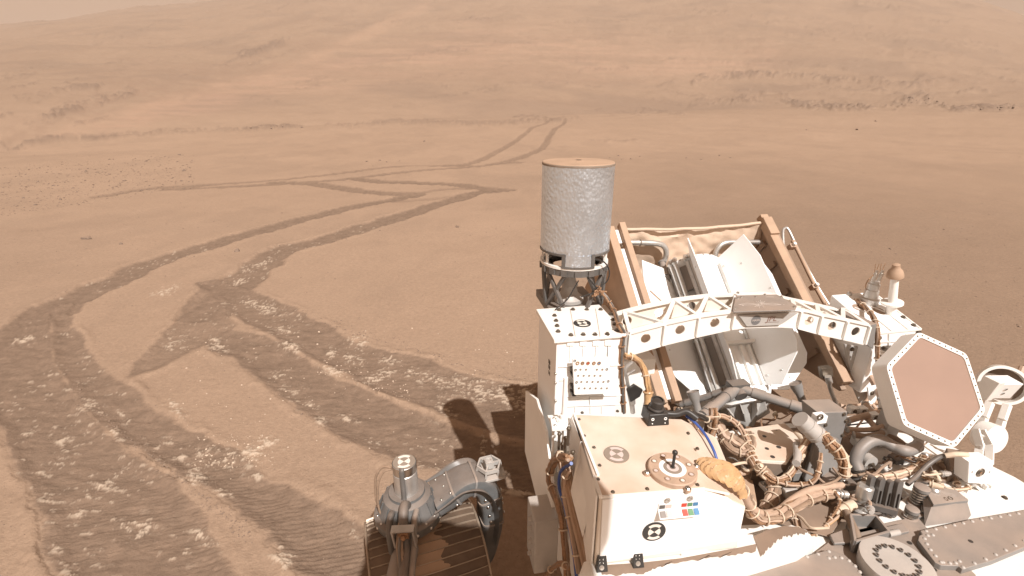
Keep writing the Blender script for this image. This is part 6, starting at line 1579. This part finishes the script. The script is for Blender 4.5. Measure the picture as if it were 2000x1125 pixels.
for u_, z_ in ((.13, .60), (.17, .615), (.28, .60), (.29, .565), (.295, .52), (.30, .49)): b.rivet(o0 + wa * u_ + ZV * z_ - wf * .066, -wf, .006)
b.build('arm_rivet', M['steel'], ARM, kind='stuff')
for v_ in (-.062, .062):
    b = MB(); P_ = [PP[i] + wf * v_ * np.interp(i / 5, range(len(path)), [q[1] for q in path]) / .066 + F[i][0].cross(wf) * 0 for i in range(2, 30)]
    b.loft([[p + wf * .004 + ZV * .0, p - wf * .004, p - wf * .004 + (p - sum(PP[10:25], Vector()) / 15).normalized() * .046, p + wf * .004 + (p - sum(PP[10:25], Vector()) / 15).normalized() * .046] for p in P_]); b.build('arm_edge', M['drive'], ARM)
for i in (6, 12, 20, 26):
    b = MB(); b.loft([ringsec(PP[i] - F[i][0] * .004, F[i][0], np.interp(i / 5, range(9), [q[1] for q in path]) + .004, np.interp(i / 5, range(9), [q[2] for q in path]) + .004), ringsec(PP[i] + F[i][0] * .004, F[i][0], np.interp(i / 5, range(9), [q[1] for q in path]) + .004, np.interp(i / 5, range(9), [q[2] for q in path]) + .004)]); b.build('arm_seam', M['grey'], ARM)
# lattice bracket on the arm's shoulder
kc = o0 + wa * .315 + ZV * .675
b = MB(); b.box(kc, wa * .052, wf * .055, ZV * .005 + wa * .003); LT = b.build('lattice_bracket', M['lgrey'], ARM, bevel=.001)
hexr = [kc + ZV * .030 + wa * .046 * math.cos(2 * math.pi * k / 6) + wf * .046 * math.sin(2 * math.pi * k / 6) for k in range(6)]
b = MB()
for k in range(6):
    b.bar(hexr[k], hexr[(k + 1) % 6], .006, .016); b.bar(hexr[k], kc + (hexr[k] - kc - ZV * .03) * 1.05 + ZV * .004, .006, .008)
    if k % 2 == 0: b.bar(hexr[k], kc + ZV * .034, .006, .016)
b.box(kc + ZV * .036, wa * .016, wf * .016, ZV * .014); b.torus(kc + ZV * .052, ZV, .012, .004, 14, 6)
b.build('lattice_frame', M['lgrey'], LT, kind='stuff')
b = MB()
for sx, sy in ((-1, -1), (1, -1), (1, 1), (-1, 1)): b.bolt(kc + wa * sx * .044 + wf * sy * .046 + ZV * .005, ZV, .006, .008)
b.build('lattice_bolt', M['lgrey'], LT, kind='stuff')

# ================================================================== stones
def rock_mesh(name, seed, flat=.6, n=2):
    rn = random.Random(seed); bm = bmesh.new(); bmesh.ops.create_icosphere(bm, subdivisions=n, radius=1.0)
    cuts = [(Vector((rn.uniform(-1, 1), rn.uniform(-1, 1), rn.uniform(-.6, 1))).normalized(), rn.uniform(.45, .85)) for _ in range(9)]
    for v in bm.verts:
        for nn, d in cuts:
            e = v.co.dot(nn) - d
            if e > 0: v.co -= nn * e
        v.co *= 1 + rn.uniform(-.05, .05); v.co.z *= flat
    me = bpy.data.meshes.new(name); bm.to_mesh(me); bm.free(); me.materials.append(M['stone']); return me
M['stone'] = mat('weathered_stone', (0.17, 0.125, 0.095), 0.9, var=0.3, scale=5, dust=0.3)
RM = [rock_mesh('rock', s, .55 + .1 * (s % 4)) for s in range(8)]
def ground_z(x, y): z, _ = terrain(np.array([x]), np.array([y])); return float(z[0])
def ground_pt(px, py):            # the spot of the real terrain seen at this pixel
    d = ray(px, py); ts = np.exp(np.linspace(math.log(1.2), math.log(700), 900)); X, Y, Z = d.x * ts, d.y * ts, CAMZ + d.z * ts
    zt, _ = terrain(X, Y); k = np.where(Z < zt)[0]; k = k[0] if len(k) else -1
    return Vector((X[k], Y[k], zt[k]))
singles = [(171, 467, 22, 'dark jagged stone with a flat neighbour lying on open soil left of the wheel tracks'), (893, 445, 11, 'small round stone alone on smooth soil below the tip of the tracks'), (236, 478, 10, 'little dark stone just right of the jagged stone'),
           (463, 491, 14, 'flat pale stone beside the upper wheel track, half buried'), (355, 354, 7, 'blackish stone at the right end of the pebble field'), (371, 346, 7, 'blackish stone behind the right end of the pebble field'), (70, 401, 9, 'dark pointed stone at the lower edge of the pebble field'), (118, 391, 9, 'dark flat stone on the lower pebble field edge beside the pointed one'),
           (1738, 487, 8, 'low brown stone right of the bell topped pole'), (1992, 640, 8, 'small stone at the right border of the photo'), (742, 452, 5, 'tiny stone right of the wide wheel track'), (829, 277, 6, 'dark stone on the far plain before the track fork'), (590, 809, 7, 'white chip of rock on soil between the wheel bands')]
def put_rock(px, py, wpx, label, group=None, sd_=0):
    p = ground_pt(px, py); f = p.y * _cp - (p.z - CAMZ) * _sp; s = wpx * f / FPX / 2
    o = bpy.data.objects.new('rock', RM[sd_ % 8]); COL.objects.link(o); o.location = p + ZV * s * .15; o.scale = (s, s * .8, s); o.rotation_euler = (0, 0, sd_ * 1.7)
    o['label'] = label; o['category'] = 'rock'
    if group: o['group'] = group
    return o
for i, (px, py, wpx, lb_) in enumerate(singles):
    o = put_rock(px, py, wpx, lb_, 'single stones on the plain', i)
rn = random.Random(12)
ORD = ['first', 'second', 'third', 'fourth', 'fifth', 'sixth', 'seventh', 'eighth', 'ninth', 'tenth', 'eleventh', 'twelfth', 'thirteenth', 'fourteenth', 'fifteenth', 'sixteenth', 'seventeenth', 'eighteenth', 'nineteenth', 'twentieth']
field = sorted((6 + 24 * k + rn.uniform(-9, 9), rn.random()) for k in range(16))
for i, (px, v) in enumerate(field):
    put_rock(px, 418 - px * .16 - v * 62, rn.uniform(5, 9), 'small dark stone in the pebble field, %s from its left end' % ORD[i], 'stones of the pebble field', i)
ledge = sorted([(rn.gauss(1795, 24), 0) for _ in range(9)] + [(rn.uniform(1915, 1992), 1) for _ in range(6)])
for i, (px, g_) in enumerate(ledge):
    put_rock(px, (212 + rn.gauss(0, 3)) if g_ else (198 + rn.gauss(0, 6)), rn.uniform(3.5, 7), 'dark angular block of the broken ledge on the far right plain, %s from the left' % ORD[i], 'blocks of the far right ledge', i)
row = sorted([(1192, 309), (1208, 305), (1232, 311), (1250, 306), (1340, 309), (1370, 312), (1405, 305), (1426, 309), (1575, 254), (1674, 254), (1710, 238), (716, 316), (742, 314), (755, 317), (780, 315), (490, 250), (510, 247), (530, 251), (552, 249), (590, 249)])
for i, (px, py) in enumerate(row):
    put_rock(px, py, rn.uniform(4, 6.5), 'tiny stone far out on the plain behind the rover, %s from the left' % ORD[i], 'far stones on the plain', i)
# gravel nobody could count
def pebbles(name, spots, mat_):
    V, Fc = [], []; base = bmesh.new(); bmesh.ops.create_icosphere(base, subdivisions=1, radius=1.0); bv = np.array([v.co[:] for v in base.verts]); bf = [tuple(v.index for v in f.verts) for f in base.faces]; base.free()
    rs = np.random.default_rng(4); o_ = 0
    for x, y, z, s in spots:
        q = bv * (1 + rs.uniform(-.3, .3, (len(bv), 1))) * np.array([s, s * rs.uniform(.6, 1), s * rs.uniform(.4, .8)]); a = rs.uniform(0, 6.28); c_, s_ = math.cos(a), math.sin(a)
        q = np.stack([q[:, 0] * c_ - q[:, 1] * s_ + x, q[:, 0] * s_ + q[:, 1] * c_ + y, q[:, 2] + z + s * .15], 1); V.append(q); Fc += [tuple(i + o_ for i in f) for f in bf]; o_ += len(bv)
    me = bpy.data.meshes.new(name); me.from_pydata(np.concatenate(V).tolist(), [], Fc); me.materials.append(mat_)
    o = bpy.data.objects.new(name, me); COL.objects.link(o); o['kind'] = 'stuff'; return o
rs = np.random.default_rng(9)
def scatter_px(n, fx, fy, smin, smax):
    px = fx(rs.random(n)); py = fy(px, rs.random(n)); out = []
    d = np.stack([(px - 1000) / FPX, _cp + _sp * (562.5 - py) / FPX, -_sp + _cp * (562.5 - py) / FPX], 1)
    t = (-CAMZ) / np.minimum(d[:, 2], -0.02); X, Y = d[:, 0] * t, d[:, 1] * t; Z, _ = terrain(X, Y); f = np.hypot(Y, 2.0)
    s = (smin + (smax - smin) * rs.random(n) ** 3) * f / FPX / 2
    return np.stack([X, Y, Z, s], 1)
sp1 = scatter_px(1500, lambda u: u * 420 - 40, lambda x, v: 425 - x * .14 - v * (95 - x * .06), 1.2, 3.9)
sp2 = scatter_px(700, lambda u: 1500 + u * 560, lambda x, v: 440 + v * 400, 1.4, 3.6)
sp3 = scatter_px(900, lambda u: u * 1050 - 30, lambda x, v: 400 + v * 720, 1.3, 3.4)
sp4 = scatter_px(420, lambda u: 560 + u * 500, lambda x, v: 610 + (x - 560) * .30 + (v - .5) ** 3 * 160, 1.5, 4.2)
sp5 = scatter_px(360, lambda u: 150 + u * 340, lambda x, v: 770 + (x - 150) * .82 + (v - .5) ** 3 * 200, 1.5, 5)
pebbles('gravel', np.concatenate([sp1, sp2, sp3, sp4, sp5, scatter_px(1100, lambda u: u * 2000, lambda x, v: 300 + v * 260, 0.8, 2.4)]), M['stone'])
M['chip'] = mat('pale_rock_chip', (0.56, 0.44, 0.34), 0.9, var=0.2, scale=8)
sp6 = scatter_px(420, lambda u: 330 + u * 700, lambda x, v: 640 + v * 300, 1.2, 4.5)
pebbles('pale_chips', np.concatenate([sp6[:200], scatter_px(160, lambda u: 380 + u * 160, lambda x, v: 850 + v * 60, 1.3, 5), scatter_px(120, lambda u: 620 + u * 180, lambda x, v: 690 + v * 40 + (x - 620) * .3, 1.3, 4)]), M['chip'])
